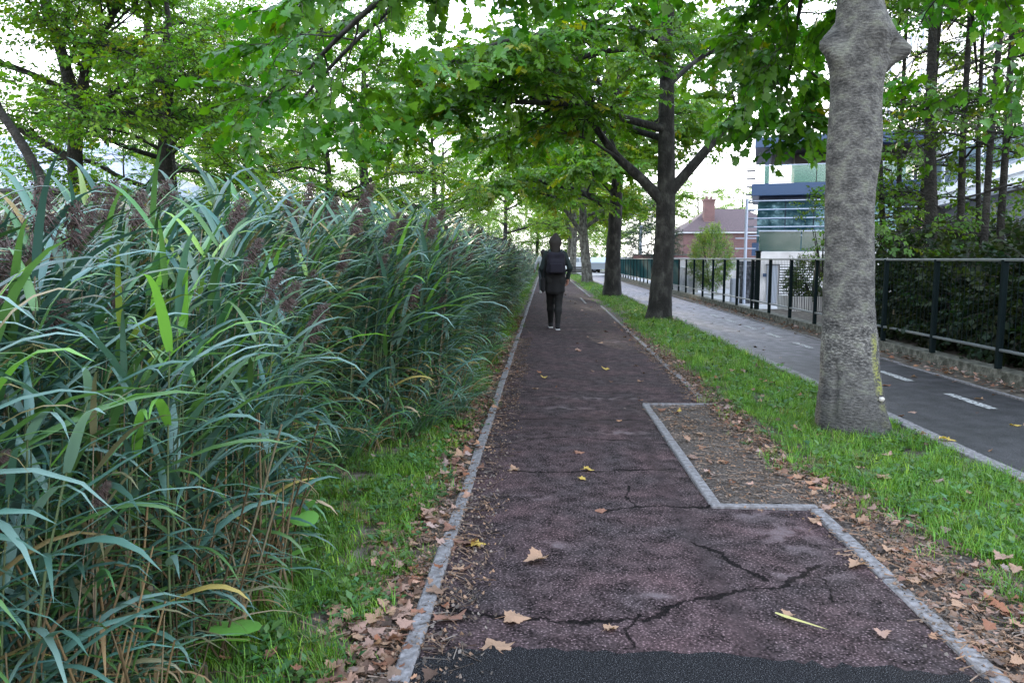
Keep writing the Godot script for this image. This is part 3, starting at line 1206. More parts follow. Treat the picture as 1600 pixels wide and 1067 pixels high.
func bumpy(mb: MB, n: FastNoiseLite, x0: float, x1: float, z0: float, z1: float, nx: int, step: float, y: float, amp: float) -> void:
	var nz := int(ceil(absf(z1 - z0) / step))
	var first := mb.v.size()
	for j in nz + 1:
		var z := lerpf(z0, z1, float(j) / nz)
		for i in nx + 1:
			var x := lerpf(x0, x1, float(i) / nx)
			var e := 0.0 if i == 0 or i == nx else 1.0
			mb.vert(Vector3(x, y + e * amp * (n.get_noise_2d(x * 1.5, z * 1.5) + .3), z), Vector2(x, z))
	for j in nz:
		for i in nx:
			var a := first + j * (nx + 1) + i
			mb.tri(a, a + 1, a + nx + 2)
			mb.tri(a, a + nx + 2, a + nx + 1)

# ---------------------------------------------------------------- grass and weeds
func tuft(n: int, h: float, spread: float, w: float) -> ArrayMesh:
	var mb := MB.new()
	for i in n:
		var p := Vector3(rf(-spread, spread), -.005, rf(-spread, spread))
		blade(mb, p, rf(0, TAU), rf(.7, 1.5), h * rf(.5, 1.2), w, rf(.4, 2.0), .2, 3)
	return mb.mesh(M.grass)

func rosette(n: int, size: float, wide: float) -> ArrayMesh:
	var mb := MB.new()
	for i in n:
		var b := Basis(Vector3.UP, TAU * i / n + rf(-.4, .4)) * Basis(Vector3.BACK, rf(.0, .9))
		var p := Vector3(rf(-.02, .02), rf(0.01, .05), rf(-.02, .02)) + b.x * size * .4
		oval_leaf(mb, Transform3D(b.scaled_local(Vector3.ONE * size * rf(.6, 1.2)), p), wide, .05)
	return mb.mesh(M.grass)

func verge_left_edge(z: float) -> float:
	var k := [[-2.0, 1.86], [-3.8, 1.9], [-4.4, 1.86], [-5.1, 1.62], [-6.3, 1.7], [-8.0, 1.78], [-13.0, 1.8], [-80.0, 1.82]]
	for i in k.size() - 1:
		if z <= k[i][0] and z >= k[i + 1][0]:
			return remap(z, k[i][0], k[i + 1][0], k[i][1], k[i + 1][1])
	return 1.86

func make_grass() -> void:
	rng.seed = 91
	var tufts := [tuft(16, .07, .045, .0038), tuft(14, .055, .05, .0036), tuft(12, .095, .04, .004)]
	var ros := [rosette(7, .04, .3), rosette(9, .03, .4), rosette(6, .055, .25)]
	var n := FastNoiseLite.new()
	n.seed = 8
	n.frequency = 1.1
	for side in 2:
		var xs := [[], [], []]
		var ts := [[], [], []]
		var wx := [[], [], []]
		var wt := [[], [], []]
		var bands := [[-1.3, -5.0, 2600], [-5.0, -9.0, 1500], [-9.0, -18.0, 420], [-18.0, -40.0, 170], [-40.0, -75.0, 80]]
		for b in bands:
			var wide := 1.15 if side else 1.1
			for i in int((b[0] - b[1]) * wide * b[2]):
				var z := rf(b[1], b[0])
				var x := 0.0
				var dense := 0.0
				if side:
					var lo := verge_left_edge(z) + .16 * n.get_noise_2d(7.0, z * 2.0)
					x = rf(lo - .25, 2.86)
					dense = clampf((x - lo) * 3.2 + .3, 0.04, 1.0) * clampf(.85 + n.get_noise_2d(x * 2.2, z * 2.2) * 2.2, .1, 1.0)
					if Vector2(x - 2.44, z + 6.1).length() < .3 or Vector2(x - 2.53, z + 17.05).length() < .32:
						continue
				else:
					var hi := -.62 + .12 * n.get_noise_2d(3.0, z * 2.0)
					x = rf(-1.75, hi + .14)
					dense = clampf((hi - x) * 6.0 + .4, .03, 1.0) * clampf(.6 + n.get_noise_2d(x * 2.0, z * 2.0) * 2.2, .05, 1.0) * clampf((x + 1.75) * 2.2, .1, 1.0)
				if rng.randf() > dense:
					continue
				var sc := rf(.6, 1.25) * (1.0 if z > -9.0 else 1.5)
				var k := rng.randi() % 3
				var t := Transform3D(Basis(Vector3.UP, rf(0, TAU)).scaled(Vector3(sc, sc * rf(.7, 1.1), sc)), Vector3(x, rf(-.005, .005), z))
				if rng.randf() < (.1 if side else .16):
					wx[k].append(t)
					wt[k].append(vary(Color(.055, .13, .035), .2, .35))
				else:
					xs[k].append(t)
					var c := Color(.08, .2, .012)
					if rng.randf() < .2:
						c = Color(.17, .32, .022)
					elif rng.randf() < .05:
						c = Color(.2, .17, .08)
					ts[k].append(vary(c, .2, .35))
		var g := thing("grass", ["uneven grass strip with small weeds at the foot of the reeds", "green grass verge under the plane trees"][side], "grass")
		g.set_meta("kind", "stuff")
		for k in 3:
			multi("tufts", tufts[k], xs[k], ts[k], g)
			multi("weeds", ros[k], wx[k], wt[k], g)

func make_bindweed() -> void:
	rng.seed = 33
	var lm := plain_leaf("bindweed", lin(.11, .27, .05), .45, .8)
	var heads := [[Vector3(-1.16, .12, -2.4), "large round bright green bindweed leaves low at the bottom left corner", 4, .1], [Vector3(-1.08, .24, -3.15), "cluster of pale green heart-shaped bindweed leaves at the front of the reeds", 11, .058], [Vector3(-1.55, .12, -2.6), "bindweed leaves half hidden among the stems at the far bottom left", 4, .09]]
	for h in heads:
		var t := thing("bindweed", h[1], "plant", Vector3(h[0].x, 0, h[0].z))
		var st := MB.new()
		for i in h[2]:
			var p := Vector3(rf(-.16, .2), h[0].y * rf(.5, 1.2), rf(-.12, .12))
			st.tube(PackedVector3Array([Vector3(rf(-.03, .03), 0, 0), Vector3(p.x * .5, p.y * .7, p.z * .4), p]), PackedFloat32Array([.003, .0025, .002]), 4, false)
			var mb := MB.new()
			var m := mb.vert(Vector3(.1, .03, 0))
			var k := 14
			for q in k:
				var a := TAU * q / k
				var r := 1.0 - .35 * exp(-pow((a - PI) * 1.6, 2.0)) + .12 * exp(-pow(minf(a, TAU - a) * 1.6, 2.0))
				mb.vert(Vector3(cos(a) * r, .12 * absf(sin(a)) - .06, sin(a) * r * .95))
			for q in k:
				mb.tri(m, m + 1 + (q + 1) % k, m + 1 + q)
			put("leaf", mb.mesh(lm), t, Transform3D((Basis(Vector3.UP, rf(0, TAU)) * Basis(Vector3.RIGHT, rf(.1, .55)) * Basis(Vector3.BACK, rf(-.3, .3))).scaled_local(Vector3.ONE * h[3] * rf(.75, 1.15)), p))
		put("stem", st.mesh(M.stem_green), t)

# ---------------------------------------------------------------- fallen leaves
func make_fallen() -> void:
	rng.seed = 61
	var mats := [plain_leaf("fallen_tan", lin(.29, .175, .11), .8, .4), plain_leaf("fallen_brown", lin(.16, .078, .052), .8, .4), plain_leaf("fallen_pink", lin(.27, .165, .125), .8, .4), plain_leaf("fallen_rust", lin(.2, .09, .055), .8, .4), plain_leaf("fallen_yellow", lin(.42, .29, .06), .75, .5)]
	var shapes := []
	for k in 6:
		var mb := MB.new()
		var curl := rf(.1, .55)
		var fold := rf(-.25, .45)
		toothed_leaf(mb, Transform3D(Basis(), Vector3(-.4, .06, 0)), curl, fold, rf(.04, .22))
		mb.tube(PackedVector3Array([Vector3(-.4, .06, 0), Vector3(-.6, .03, .05), Vector3(-.8, .02, .12)]), PackedFloat32Array([.014, .012, .01]), 3, false)
		for i in mb.v.size():
			var q := mb.v[i]
			mb.v[i].y = maxf(q.y + .12 * sin(q.x * 5.0 + k) * q.z, -.04) + .05
		var row := []
		for m in mats:
			row.append(mb.mesh(m))
		shapes.append(row)
	# each on the path, one by one
	var single := [
		[-.04, -3.31, .105, 0, "tan maple-like leaf lying on the path in front of the long crack"], [-.1, -2.76, .1, 0, "pale tan leaf lying on the lower crack of the path"],
		[-.17, -2.54, .125, 0, "largest tan leaf, on the edge of the black patch"], [-.34, -2.42, .085, 0, "tan leaf on the black patch beside the left kerb"],
		[.39, -2.43, .095, 0, "upright tan leaf on the black patch in the middle of the path"], [.25, -5.26, .07, 3, "rust-brown curled leaf in the middle of the path"],
		[.31, -4.01, .06, 3, "small rust leaf at the start of the middle crack"], [-.2, -4.8, .07, 0, "tan leaf on the upper crack near the left kerb"],
		[.29, -4.82, .07, 4, "yellow leaf on the upper crack of the path"], [.24, -4.62, .055, 4, "small yellow leaf just below the upper crack"],
		[-.36, -2.75, .11, 1, "brown leaf curled against the left kerb near the black patch"], [-.36, -3.52, .12, 1, "dark brown leaf lying over the left kerb"],
		[-.31, -3.49, .075, 4, "yellow leaf tucked beside the dark brown leaf at the left kerb"], [.25, -2.69, .06, 0, "small tan leaf below the tar spot in the middle"],
		[1.37, -3.3, .08, 0, "tan leaf beside the right kerb"], [1.22, -2.68, .055, 2, "small pink leaf in the lower right of the path"], [.93, -2.83, .05, 0, "small tan leaf near the dry reed blade"],
		[1.4, -3.9, .07, 0, "tan leaf under the corner of the right kerb"], [.0, -8.6, .08, 4, "yellow leaf on the path in front of the walking woman"], [.75, -9.3, .1, 4, "yellow leaf near the right kerb ahead of the bay"],
		[-.1, -7.9, .07, 0, "tan leaf on the left half of the path near the reeds"], [.5, -11.2, .09, 2, "pale leaf on the path beyond the bay"], [.9, -12.3, .09, 0, "tan leaf near the right kerb by the second tree"],
		[1.15, -6.7, .1, 4, "yellow leaf in the top of the bare earth bay"], [1.2, -5.9, .08, 0, "tan leaf in the middle of the bare earth bay"], [1.62, -5.4, .1, 0, "curled tan leaf at the edge of the bare earth below the tree"],
		[2.05, -4.62, .09, 0, "orange-tan leaf upright on the grass verge below the tree"], [2.3, -5.15, .075, 2, "pale leaf on the verge in front of the tree"], [2.02, -3.35, .08, 2, "pinkish leaf lying on the near verge grass"],
		[3.7, -8.4, .1, 3, "rust leaf on the dark road beside the trunk"], [3.3, -6.9, .07, 2, "pale leaf on the road near the kerb"], [3.95, -9.4, .1, 0, "tan leaf on the road by the far dash"],
		[4.3, -9.0, .08, 2, "pale leaf right of the dashes on the road"], [4.25, -7.6, .08, 0, "tan leaf right of the near dash on the road"], [3.9, -6.4, .09, 4, "yellow leaf on the dark road at the right edge"], [4.4, -10.2, .08, 0, "tan leaf near the leaf-filled gutter of the road"],
		[2.93, -5.6, .11, 4, "pale yellow leaf lying on the road kerb"]]
	for s in single:
		var o := put("fallen_leaf", shapes[rng.randi() % 6][s[3]], null, Transform3D(Basis(Vector3.UP, rf(0, TAU)) * Basis(Vector3.RIGHT, rf(-.2, .2)) * Basis().scaled(Vector3.ONE * s[2]), Vector3(s[0], (-.02 if s[0] > 2.98 else .004) + (.03 if s[0] > 1.9 and s[0] < 2.98 else 0.0), s[1])))
		tag(o, s[4], "leaf", "single leaves lying on path, verge and road")
	# the drifts: the nearest ones singly, the rest as litter
	var lx := []
	var lt := []
	for k in 6:
		lx.append([])
	for k in 6:
		lt.append([])
	var one := 0
	for i in 4600:
		var r := rng.randf()
		var p := Vector3.ZERO
		var what := 0
		if r < .38:
			var z := -2.0 - 16.0 * pow(rng.randf(), 1.7)
			p = Vector3(-.6 + rng.randfn(0, .09) - .02 * sin(z * 3.0), rf(.0, .03), z)
		elif r < .7:
			what = 1
			var z := -2.2 - 14.0 * pow(rng.randf(), 1.8)
			p = Vector3(lerpf(1.5, verge_left_edge(z), rng.randf()) + rng.randfn(0, .05), rf(.0, .025), z)
		elif r < .88:
			what = 2
			var z := -6.0 - 20.0 * pow(rng.randf(), 1.3)
			p = Vector3(4.99 - absf(rng.randfn(0, .16)), rf(-.01, .05), z)
		elif r < .93:
			what = 3
			p = Vector3(rf(1.9, 2.85), rf(.02, .05), -2.4 - 22.0 * pow(rng.randf(), 1.5))
		elif r < .945:
			what = 3
			p = Vector3(rf(1.0, 1.75), rf(.004, .02), rf(-6.9, -4.2))
		elif r < .965:
			what = 3
			p = Vector3(rf(-1.5, -.7), rf(.01, .05), -2.0 - 8.0 * rng.randf())
		elif r < .985:
			what = 4
			p = Vector3(rf(-.4, 1.5), .005, -6.0 - 26.0 * rng.randf())
		else:
			what = 5
			p = Vector3(rf(3.0, 4.6), -.02, -5.0 - 26.0 * rng.randf())
		if what == 2 and p.x > 4.98:
			continue
		var size := (rf(.025, .06) if i % 3 else rf(.05, .09)) * (.72 if what == 1 else .88)
		var t := Transform3D((Basis(Vector3.UP, rf(0, TAU)) * Basis(Vector3.RIGHT, rf(-.45, .45)) * Basis(Vector3.BACK, rf(-.3, .3))).scaled_local(Vector3.ONE * size), p)
		var k := rng.randi() % 6
		var near: bool = p.z > -5.2 and size > .044 and what < 2 or what == 2 and p.z > -11.0 and size > .07
		if near and one < 255:
			one += 1
			var tone: int = [0, 1, 1, 2, 2, 3, 0][rng.randi() % 7]
			var o := put("fallen_leaf", shapes[k][tone], null, t)
			var big := "large " if size > .075 else "small "
			var hue: String = ["tan", "dark brown", "pinkish", "rust-brown"][tone]
			var spot: String = "in the gutter under the railing wall"
			if what < 2:
				spot = ["drifted along the left kerb", "beside the right kerb"][what]
				spot += " level with the black patch" if p.z > -2.6 else (" level with the long cracks" if p.z > -4.1 else " level with the bare earth bay")
			tag(o, big + hue + " fallen leaf " + spot, "leaf", ["leaves drifted along the left kerb", "leaves on the earth beside the right kerb", "leaves in the road gutter"][what])
		else:
			lx[k].append(t)
			var c: Color = [Color(.25, .15, .1), Color(.14, .08, .056), Color(.27, .175, .14), Color(.17, .08, .05), Color(.08, .052, .04)][rng.randi() % 5]
			lt[k].append(vary(c, .1, .3))
	var litter := thing("leaf_litter", "small brown leaf litter scattered along the kerbs, verge and gutter", "leaf litter")
	litter.set_meta("kind", "stuff")
	for k in 6:
		var src: ArrayMesh = shapes[k][0].duplicate()
		src.surface_set_material(0, M.litter)
		multi("litter", src, lx[k], lt[k], litter)
	# crumbs and straw
	var mb := MB.new()
	for i in 9:
		var p := Vector3(rf(-.1, .1), .004, rf(-.1, .1))
		var d := Vector3(rf(-1, 1), 0, rf(-1, 1)).normalized()
		var s := d.cross(Vector3.UP) * rf(.002, .008)
		var L := rf(.008, .02) if i < 7 else rf(.05, .12)
		if i >= 7:
			s = s.normalized() * .0018
		mb.face(p - s, p + s, p + s * .7 + d * L + Vector3(0, .008, 0), p - s * .7 + d * L + Vector3(0, .004, 0))
	var cx := []
	var ct := []
	for i in 3200:
		var z := -1.9 - 11.0 * pow(rng.randf(), 1.6)
		var x := -.62 + rng.randfn(0, .12)
		if i % 2:
			x = lerpf(1.5, verge_left_edge(z), rng.randf()) + rng.randfn(0, .06)
		elif i % 10 == 0:
			x = -.38 + absf(rng.randfn(0, .05))
		if i % 3 == 0 and z < -4.1 and z > -7.0:
			x = rf(1.0, 1.5)
		cx.append(Transform3D(Basis(Vector3.UP, rf(0, TAU)), Vector3(x, rf(.004, .014), z)))
		ct.append(vary(Color(.16, .11, .08), .15, .5))
	multi("crumbs", mb.mesh(M.litter), cx, ct, litter)
	mb = MB.new()
	blade(mb, Vector3(.88, .02, -2.82), .71, .0, .2, .022, .02, .3, 5)
	tag(put("dry_reed_blade", mb.mesh(plain_leaf("dry_blade", lin(.42, .38, .14), .7, .4))), "dry yellow-green reed blade lying on the red tarmac at lower right", "reed blade")

# ---------------------------------------------------------------- the avenue
func near_trunk() -> Node3D:
	var base := Vector3(2.44, 0, -6.1)
	var t := thing("plane_tree", "nearest plane tree with thick grey flecked trunk and two knobbly burls", "tree", base)
	var axis := [[0.0, 2.44, .262], [.08, 2.43, .245], [.16, 2.42, .235], [.36, 2.405, .215], [.57, 2.39, .202], [.97, 2.375, .189], [1.37, 2.365, .18], [1.76, 2.345, .177], [2.1, 2.345, .178], [2.58, 2.355, .18], [2.8, 2.365, .185], [2.95, 2.365, .182], [3.14, 2.36, .165], [3.4, 2.35, .152], [4.2, 2.36, .145], [5.2, 2.4, .13], [6.5, 2.42, .1], [8.5, 2.4, .06], [9.6, 2.45, .02]]
	var burls := [[2.96, PI * .97, .1, .1, .08], [2.86, PI * .88, .06, .16, .16], [2.9, -.12, .17, .11, .085], [2.98, .15, .09, .15, .16], [2.9, .42, -.09, .045, .06], [3.05, 1.25, .07, .12, .14], [2.78, -.3, .06, .05, .04], [3.02, -.4, .06, .05, .05], [2.92, -.62, -.05, .04, .05], [2.84, 2.6, .045, .05, .05], [3.04, 3.4, .05, .05, .05], [2.99, 2.45, -.035, .04, .06], [2.2, .5, .03, .08, .25], [.55, .02, .03, .12, .35], [.1, 2.6, .035, .2, .3], [.08, .35, .035, .2, .3], [.07, 1.5, .02, .2, .4]]
	var n := FastNoiseLite.new()
	n.seed = 2
	n.frequency = 1.0
	var mb := MB.new()
	var rows := 190
	var sides := 72
	for i in rows + 1:
		var h := 9.6 * pow(float(i) / rows, 1.5)
		var k := 0
		while k < axis.size() - 2 and axis[k + 1][0] < h:
			k += 1
		var f: float = clampf((h - axis[k][0]) / (axis[k + 1][0] - axis[k][0]), 0, 1)
		var cx := lerpf(axis[k][1], axis[k + 1][1], f) - base.x
		var r := lerpf(axis[k][2], axis[k + 1][2], f)
		for s in sides + 1:
			var a := TAU * s / sides
			var q := Vector3(cos(a), 0, sin(a))
			var out := r
			for b in burls:
				var da := absf(wrapf(a - b[1], -PI, PI)) * .2
				out += b[2] * exp(-pow(da / b[3], 2.0) * 1.6 - pow((h - b[0]) / b[4], 2.0))
			out *= 1.0 + .05 * n.get_noise_3d(q.x * 1.2, h * 2.0, q.z * 1.2) + .035 * n.get_noise_3d(q.x * 4.0, h * 9.0, q.z * 4.0)
			# an old split low on the left
			var ds := wrapf(a - 2.35, -PI, PI) * .2
			if h < .6:
				out -= .035 * exp(-pow(ds / .012, 2.0)) * smoothstep(.05, .15, h) * (1.0 - smoothstep(.45, .6, h))
			mb.vert(Vector3(cx, h, 0) + q * out, Vector2(float(s) / sides, 1.0 - h / 3.6))
	for i in rows:
		for s in sides:
			var a := i * (sides + 1) + s
			mb.tri(a, a + sides + 2, a + 1)
			mb.tri(a, a + sides + 1, a + sides + 2)
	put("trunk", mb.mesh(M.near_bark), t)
	# small white bracket fungus on the right of the foot
	mb = MB.new()
	mb.tube(PackedVector3Array([Vector3(.13, .272, .17), Vector3(.145, .28, .182), Vector3(.15, .288, .186), Vector3(.148, .296, .184)]), PackedFloat32Array([.014, .026, .022, .008]), 12)
	put("fungus", mb.mesh(mat("fungus_cap", lin(.42, .4, .36), .8)), t)
	return t

func make_avenue() -> void:
	rng.seed = 1001
	var sp := [lobed_spray(16, .55, .115), lobed_spray(14, .45, .125), lobed_spray(18, .62, .105)]
	var dark := Color(.065, .195, .014)
	var fresh := Color(.095, .235, .014)
	# --- tree 1
	var b1 := Vector3(2.44, 0, -6.1)
	var limbs := [
		[rel(b1, [Vector3(2.38, 4.3, -6.1), Vector3(1.2, 4.7, -6.7), Vector3(-.3, 4.4, -7.2), Vector3(-1.6, 3.8, -7.6), Vector3(-2.5, 3.2, -8.0)]), .075, 13, 1.15, .3, -.03],
		[rel(b1, [Vector3(2.38, 4.6, -6.1), Vector3(1.0, 5.2, -7.6), Vector3(-.8, 4.9, -9.0), Vector3(-2.4, 4.1, -10.0), Vector3(-3.4, 3.3, -10.4)]), .07, 13, 1.25, .3, -.03],
		[rel(b1, [Vector3(2.4, 4.2, -6.1), Vector3(2.5, 4.6, -7.4), Vector3(2.75, 4.0, -8.8), Vector3(2.95, 3.15, -9.9)]), .045, 10, .75, .35, -.03],
		[rel(b1, [Vector3(2.4, 4.4, -6.1), Vector3(3.4, 4.7, -7.2), Vector3(4.3, 4.3, -8.4), Vector3(5.0, 3.5, -9.4)]), .06, 12, 1.05, .3, -.03],
		[rel(b1, [Vector3(2.4, 4.0, -6.1), Vector3(3.3, 4.3, -6.3), Vector3(4.2, 3.9, -7.0), Vector3(4.9, 3.2, -7.6)]), .05, 9, .9, .35, -.03],
		[rel(b1, [Vector3(2.4, 5.2, -6.1), Vector3(1.2, 5.9, -5.2), Vector3(-.6, 5.8, -4.6), Vector3(-2.4, 5.0, -4.6)]), .065, 12, 1.3, .3, -.02],
		[rel(b1, [Vector3(2.4, 5.6, -6.1), Vector3(3.6, 6.2, -4.6), Vector3(4.6, 6.0, -3.2)]), .06, 10, 1.3, .3, 0.0],
		[rel(b1, [Vector3(2.4, 6.2, -6.1), Vector3(.9, 7.2, -7.2), Vector3(-.9, 7.2, -8.2)]), .06, 11, 1.4, .25, .02],
		[rel(b1, [Vector3(2.4, 6.6, -6.1), Vector3(3.9, 7.5, -7.4), Vector3(5.2, 7.4, -8.6)]), .055, 11, 1.4, .25, .02],
		[rel(b1, [Vector3(2.4, 7.4, -6.1), Vector3(2.0, 8.8, -5.2), Vector3(1.2, 9.6, -4.4)]), .05, 10, 1.3, .25, .05],
		[rel(b1, [Vector3(2.4, 7.8, -6.1), Vector3(2.8, 9.3, -7.2), Vector3(2.6, 10.2, -8.2)]), .05, 10, 1.3, .25, .05]]
	var t := near_trunk()
	var tmp := make_tree("tmp", "", "", b1, ArrayMesh.new(), limbs, sp, M.shaded_bark, dark, {"per": .85, "thin": true, "kids": 5, "droop": .28, "yellow": .015})
	names["tmp"] = 0
	for c in tmp.get_children():
		if c.name == &"trunk":
			continue
		tmp.remove_child(c)
		var nm: String = "limb" if String(c.name).begins_with("limb") else "crown"
		c.name = part_name(nm, t)
		t.add_child(c)
	remove_child(tmp)
	tmp.free()
	# the largest leaves in view, one by one
	var near_mats := [plain_leaf("near_leaf_dark", lin(.045, .13, .016), .42, .85), plain_leaf("near_leaf", lin(.06, .17, .018), .42, .9), plain_leaf("near_leaf_bluish", lin(.045, .12, .04), .38, .8), plain_leaf("near_leaf_yellow", lin(.1, .22, .02), .45, .9)]
	var single := []
	for k in 4:
		var mb := MB.new()
		toothed_leaf(mb, Transform3D(Basis(), Vector3.ZERO), rf(.1, .35), rf(.05, .3), rf(.0, .1))
		for m in near_mats:
			single.append(mb.mesh(m))
	var anchors := [Vector3(-1.5, 2.85, -7.4), Vector3(-2.0, 2.7, -7.9), Vector3(-1.0, 3.1, -7.2), Vector3(-2.4, 2.5, -8.0), Vector3(-1.6, 2.5, -7.6), Vector3(-1.2, 2.5, -7.6), Vector3(4.6, 3.1, -7.4), Vector3(4.9, 3.0, -8.8), Vector3(4.2, 3.4, -7.0), Vector3(2.85, 2.9, -9.6), Vector3(2.7, 3.3, -9.0), Vector3(-.5, 3.4, -7.2)]
	for i in 220:
		var a: Vector3 = anchors[rng.randi() % anchors.size()] + Vector3(rng.randfn(0, .32), rng.randfn(0, .16), rng.randfn(0, .3))
		var bs := Basis(Vector3.UP, rf(0, TAU)) * Basis(Vector3.BACK, -rf(.1, .9)) * Basis(Vector3.RIGHT, rf(-.5, .5))
		put("leaf", single[rng.randi() % 16], t, Transform3D(bs.scaled_local(Vector3.ONE * rf(.085, .145)), a - b1))
	# --- tree 2
	var b2 := Vector3(2.53, 0, -17.05)
	var tr2 := trunk_tube(rel(b2, [Vector3(2.53, -.05, -17.05), Vector3(2.58, .85, -17.05), Vector3(2.62, 1.8, -17.05), Vector3(2.63, 3.0, -17.05), Vector3(2.6, 4.5, -17.05), Vector3(2.59, 6.5, -17.05), Vector3(2.62, 9.0, -17.05), Vector3(2.7, 11.0, -17.0)]), .25, .05, 1.3, 20, M.shaded_bark, 4)
	limbs = [
		[rel(b2, [Vector3(2.58, 2.55, -17), Vector3(2.1, 3.05, -17), Vector3(1.55, 3.55, -17), Vector3(1.05, 4.2, -17), Vector3(.4, 5.0, -17), Vector3(-.6, 5.7, -17.2)]), .13, 12, 1.5, .35, .0],
		[rel(b2, [Vector3(2.68, 2.75, -17), Vector3(3.4, 3.6, -17), Vector3(3.95, 4.3, -17), Vector3(4.3, 4.85, -17), Vector3(5.1, 6.1, -17)]), .125, 8, 1.3, .6, .03],
		[rel(b2, [Vector3(2.6, 4.1, -17), Vector3(1.4, 4.32, -16.5), Vector3(.7, 4.43, -16), Vector3(-.3, 4.4, -15.5), Vector3(-1.4, 4.3, -15), Vector3(-2.6, 3.9, -14.6)]), .09, 15, 1.35, .2, -.02],
		[rel(b2, [Vector3(2.6, 5.1, -17), Vector3(2.2, 5.6, -16.5), Vector3(1.1, 5.47, -16), Vector3(.2, 5.06, -15.5), Vector3(-1.0, 4.68, -15), Vector3(-2.2, 4.3, -14.2)]), .075, 14, 1.3, .25, -.02],
		[rel(b2, [Vector3(2.6, 5.5, -17), Vector3(2.35, 5.8, -16.5), Vector3(1.5, 5.78, -15.5), Vector3(.2, 5.44, -14.5), Vector3(-.8, 5.0, -13.5), Vector3(-1.8, 4.4, -12.8)]), .075, 14, 1.3, .25, -.02],
		[rel(b2, [Vector3(2.6, 3.9, -17), Vector3(1.3, 4.5, -18.6), Vector3(-.2, 4.6, -19.8), Vector3(-1.6, 4.3, -20.6)]), .08, 14, 1.4, .25, -.02],
		[rel(b2, [Vector3(2.6, 5.0, -17), Vector3(3.6, 5.9, -18.0), Vector3(4.9, 6.4, -18.6)]), .07, 11, 1.3, .3, .0],
		[rel(b2, [Vector3(2.6, 6.5, -17), Vector3(1.3, 7.4, -16.0), Vector3(-.5, 7.6, -15.2), Vector3(-2.2, 7.0, -14.6)]), .07, 13, 1.5, .25, .0],
		[rel(b2, [Vector3(2.6, 7.0, -17), Vector3(1.2, 8.2, -18), Vector3(-.6, 8.5, -19)]), .06, 12, 1.5, .25, .02],
		[rel(b2, [Vector3(2.6, 7.0, -17), Vector3(4.0, 8.2, -16), Vector3(5.4, 8.3, -15)]), .06, 12, 1.5, .25, .02],
		[rel(b2, [Vector3(2.65, 8.5, -17), Vector3(2.2, 10.4, -16), Vector3(1.2, 11.4, -15.2)]), .05, 11, 1.5, .2, .04],
		[rel(b2, [Vector3(2.65, 9, -17), Vector3(3.3, 10.8, -18), Vector3(3.8, 11.8, -18.8)]), .05, 11, 1.5, .2, .04]]
	make_tree("plane_tree", "second plane tree along the path, dark trunk forking low into two arms", "", b2, tr2, limbs, sp, M.shaded_bark, fresh, {"per": .82, "kids": 5, "droop": .15})
	# --- trees 3 to 7
	var b3 := Vector3(2.42, 0, -27.75)
	var tr3 := trunk_tube(rel(b3, [Vector3(2.42, -.05, -27.75), Vector3(2.45, 1.4, -27.75), Vector3(2.52, 3.2, -27.75), Vector3(2.58, 5.0, -27.75), Vector3(2.6, 9.0, -27.7)]), .3, .09, 1.3, 16, M.shaded_bark, 9)
	limbs = [[rel(b3, [Vector3(2.48, 3.0, -27.7), Vector3(1.8, 3.4, -27.4), Vector3(1.15, 3.66, -27), Vector3(.05, 3.87, -26), Vector3(-1.0, 3.85, -25), Vector3(-2.2, 3.5, -24.4)]), .14, 15, 1.5, .3, .0],
		[rel(b3, [Vector3(2.5, 3.6, -27.7), Vector3(1.5, 4.6, -28.4), Vector3(.2, 5.2, -29), Vector3(-1.2, 5.2, -29.6)]), .11, 13, 1.6, .3, .0],
		[rel(b3, [Vector3(2.5, 4.2, -27.7), Vector3(3.6, 5.2, -27), Vector3(4.9, 5.4, -26.2)]), .1, 12, 1.5, .3, .0],
		[rel(b3, [Vector3(2.5, 3.9, -27.7), Vector3(2.2, 4.6, -26), Vector3(1.9, 4.5, -24.4), Vector3(1.5, 4.0, -23)]), .09, 13, 1.3, .3, -.01]] + ring_limbs(8, 5.0, 8.6, 4.2, .8, .09, 12, 1.6, 1.0)
	make_tree("plane_tree", "third plane tree along the path with one long arm reaching left over it", "", b3, tr3, limbs, sp, M.shaded_bark, Color(.13, .27, .018), {"per": 1.0, "kids": 5, "droop": .2, "yellow": .05})
	var b4 := Vector3(2.45, 0, -44.0)
	var tr4 := trunk_tube([Vector3(0, -.05, 0), Vector3(-.1, 1.2, 0), Vector3(-.22, 2.3, 0), Vector3(-.3, 4.0, 0), Vector3(-.3, 9, 0)], .3, .1, 1.25, 14, M.bark, 12)
	limbs = [[[Vector3(-.25, 2.6, 0), Vector3(-1.3, 4.0, .6), Vector3(-2.4, 5.0, 1.2), Vector3(-3.6, 5.3, 1.6)], .14, 14, 1.6, .3, .0], [[Vector3(-.25, 3.0, 0), Vector3(.8, 3.8, .4), Vector3(2.0, 4.6, .8)], .12, 12, 1.5, .3, .0]] + ring_limbs(9, 3.8, 8.6, 4.4, .8, .1, 12, 1.7)
	var t4 := make_tree("plane_tree", "fourth plane tree along the path, paler grey trunk leaning left", "", b4, tr4, limbs, sp, M.bark, Color(.16, .3, .022), {"per": 1.1, "kids": 5, "yellow": .06})
	dup(t4, Vector3(2.4, 0, -67.0), 2.1, "fifth plane tree along the path, dark trunk just behind the walking woman's shoulder", 1.02)
	dup(t4, Vector3(2.6, 0, -84.0), 4.0, "far plane tree at the end of the row, over the parked vehicles", 1.1)

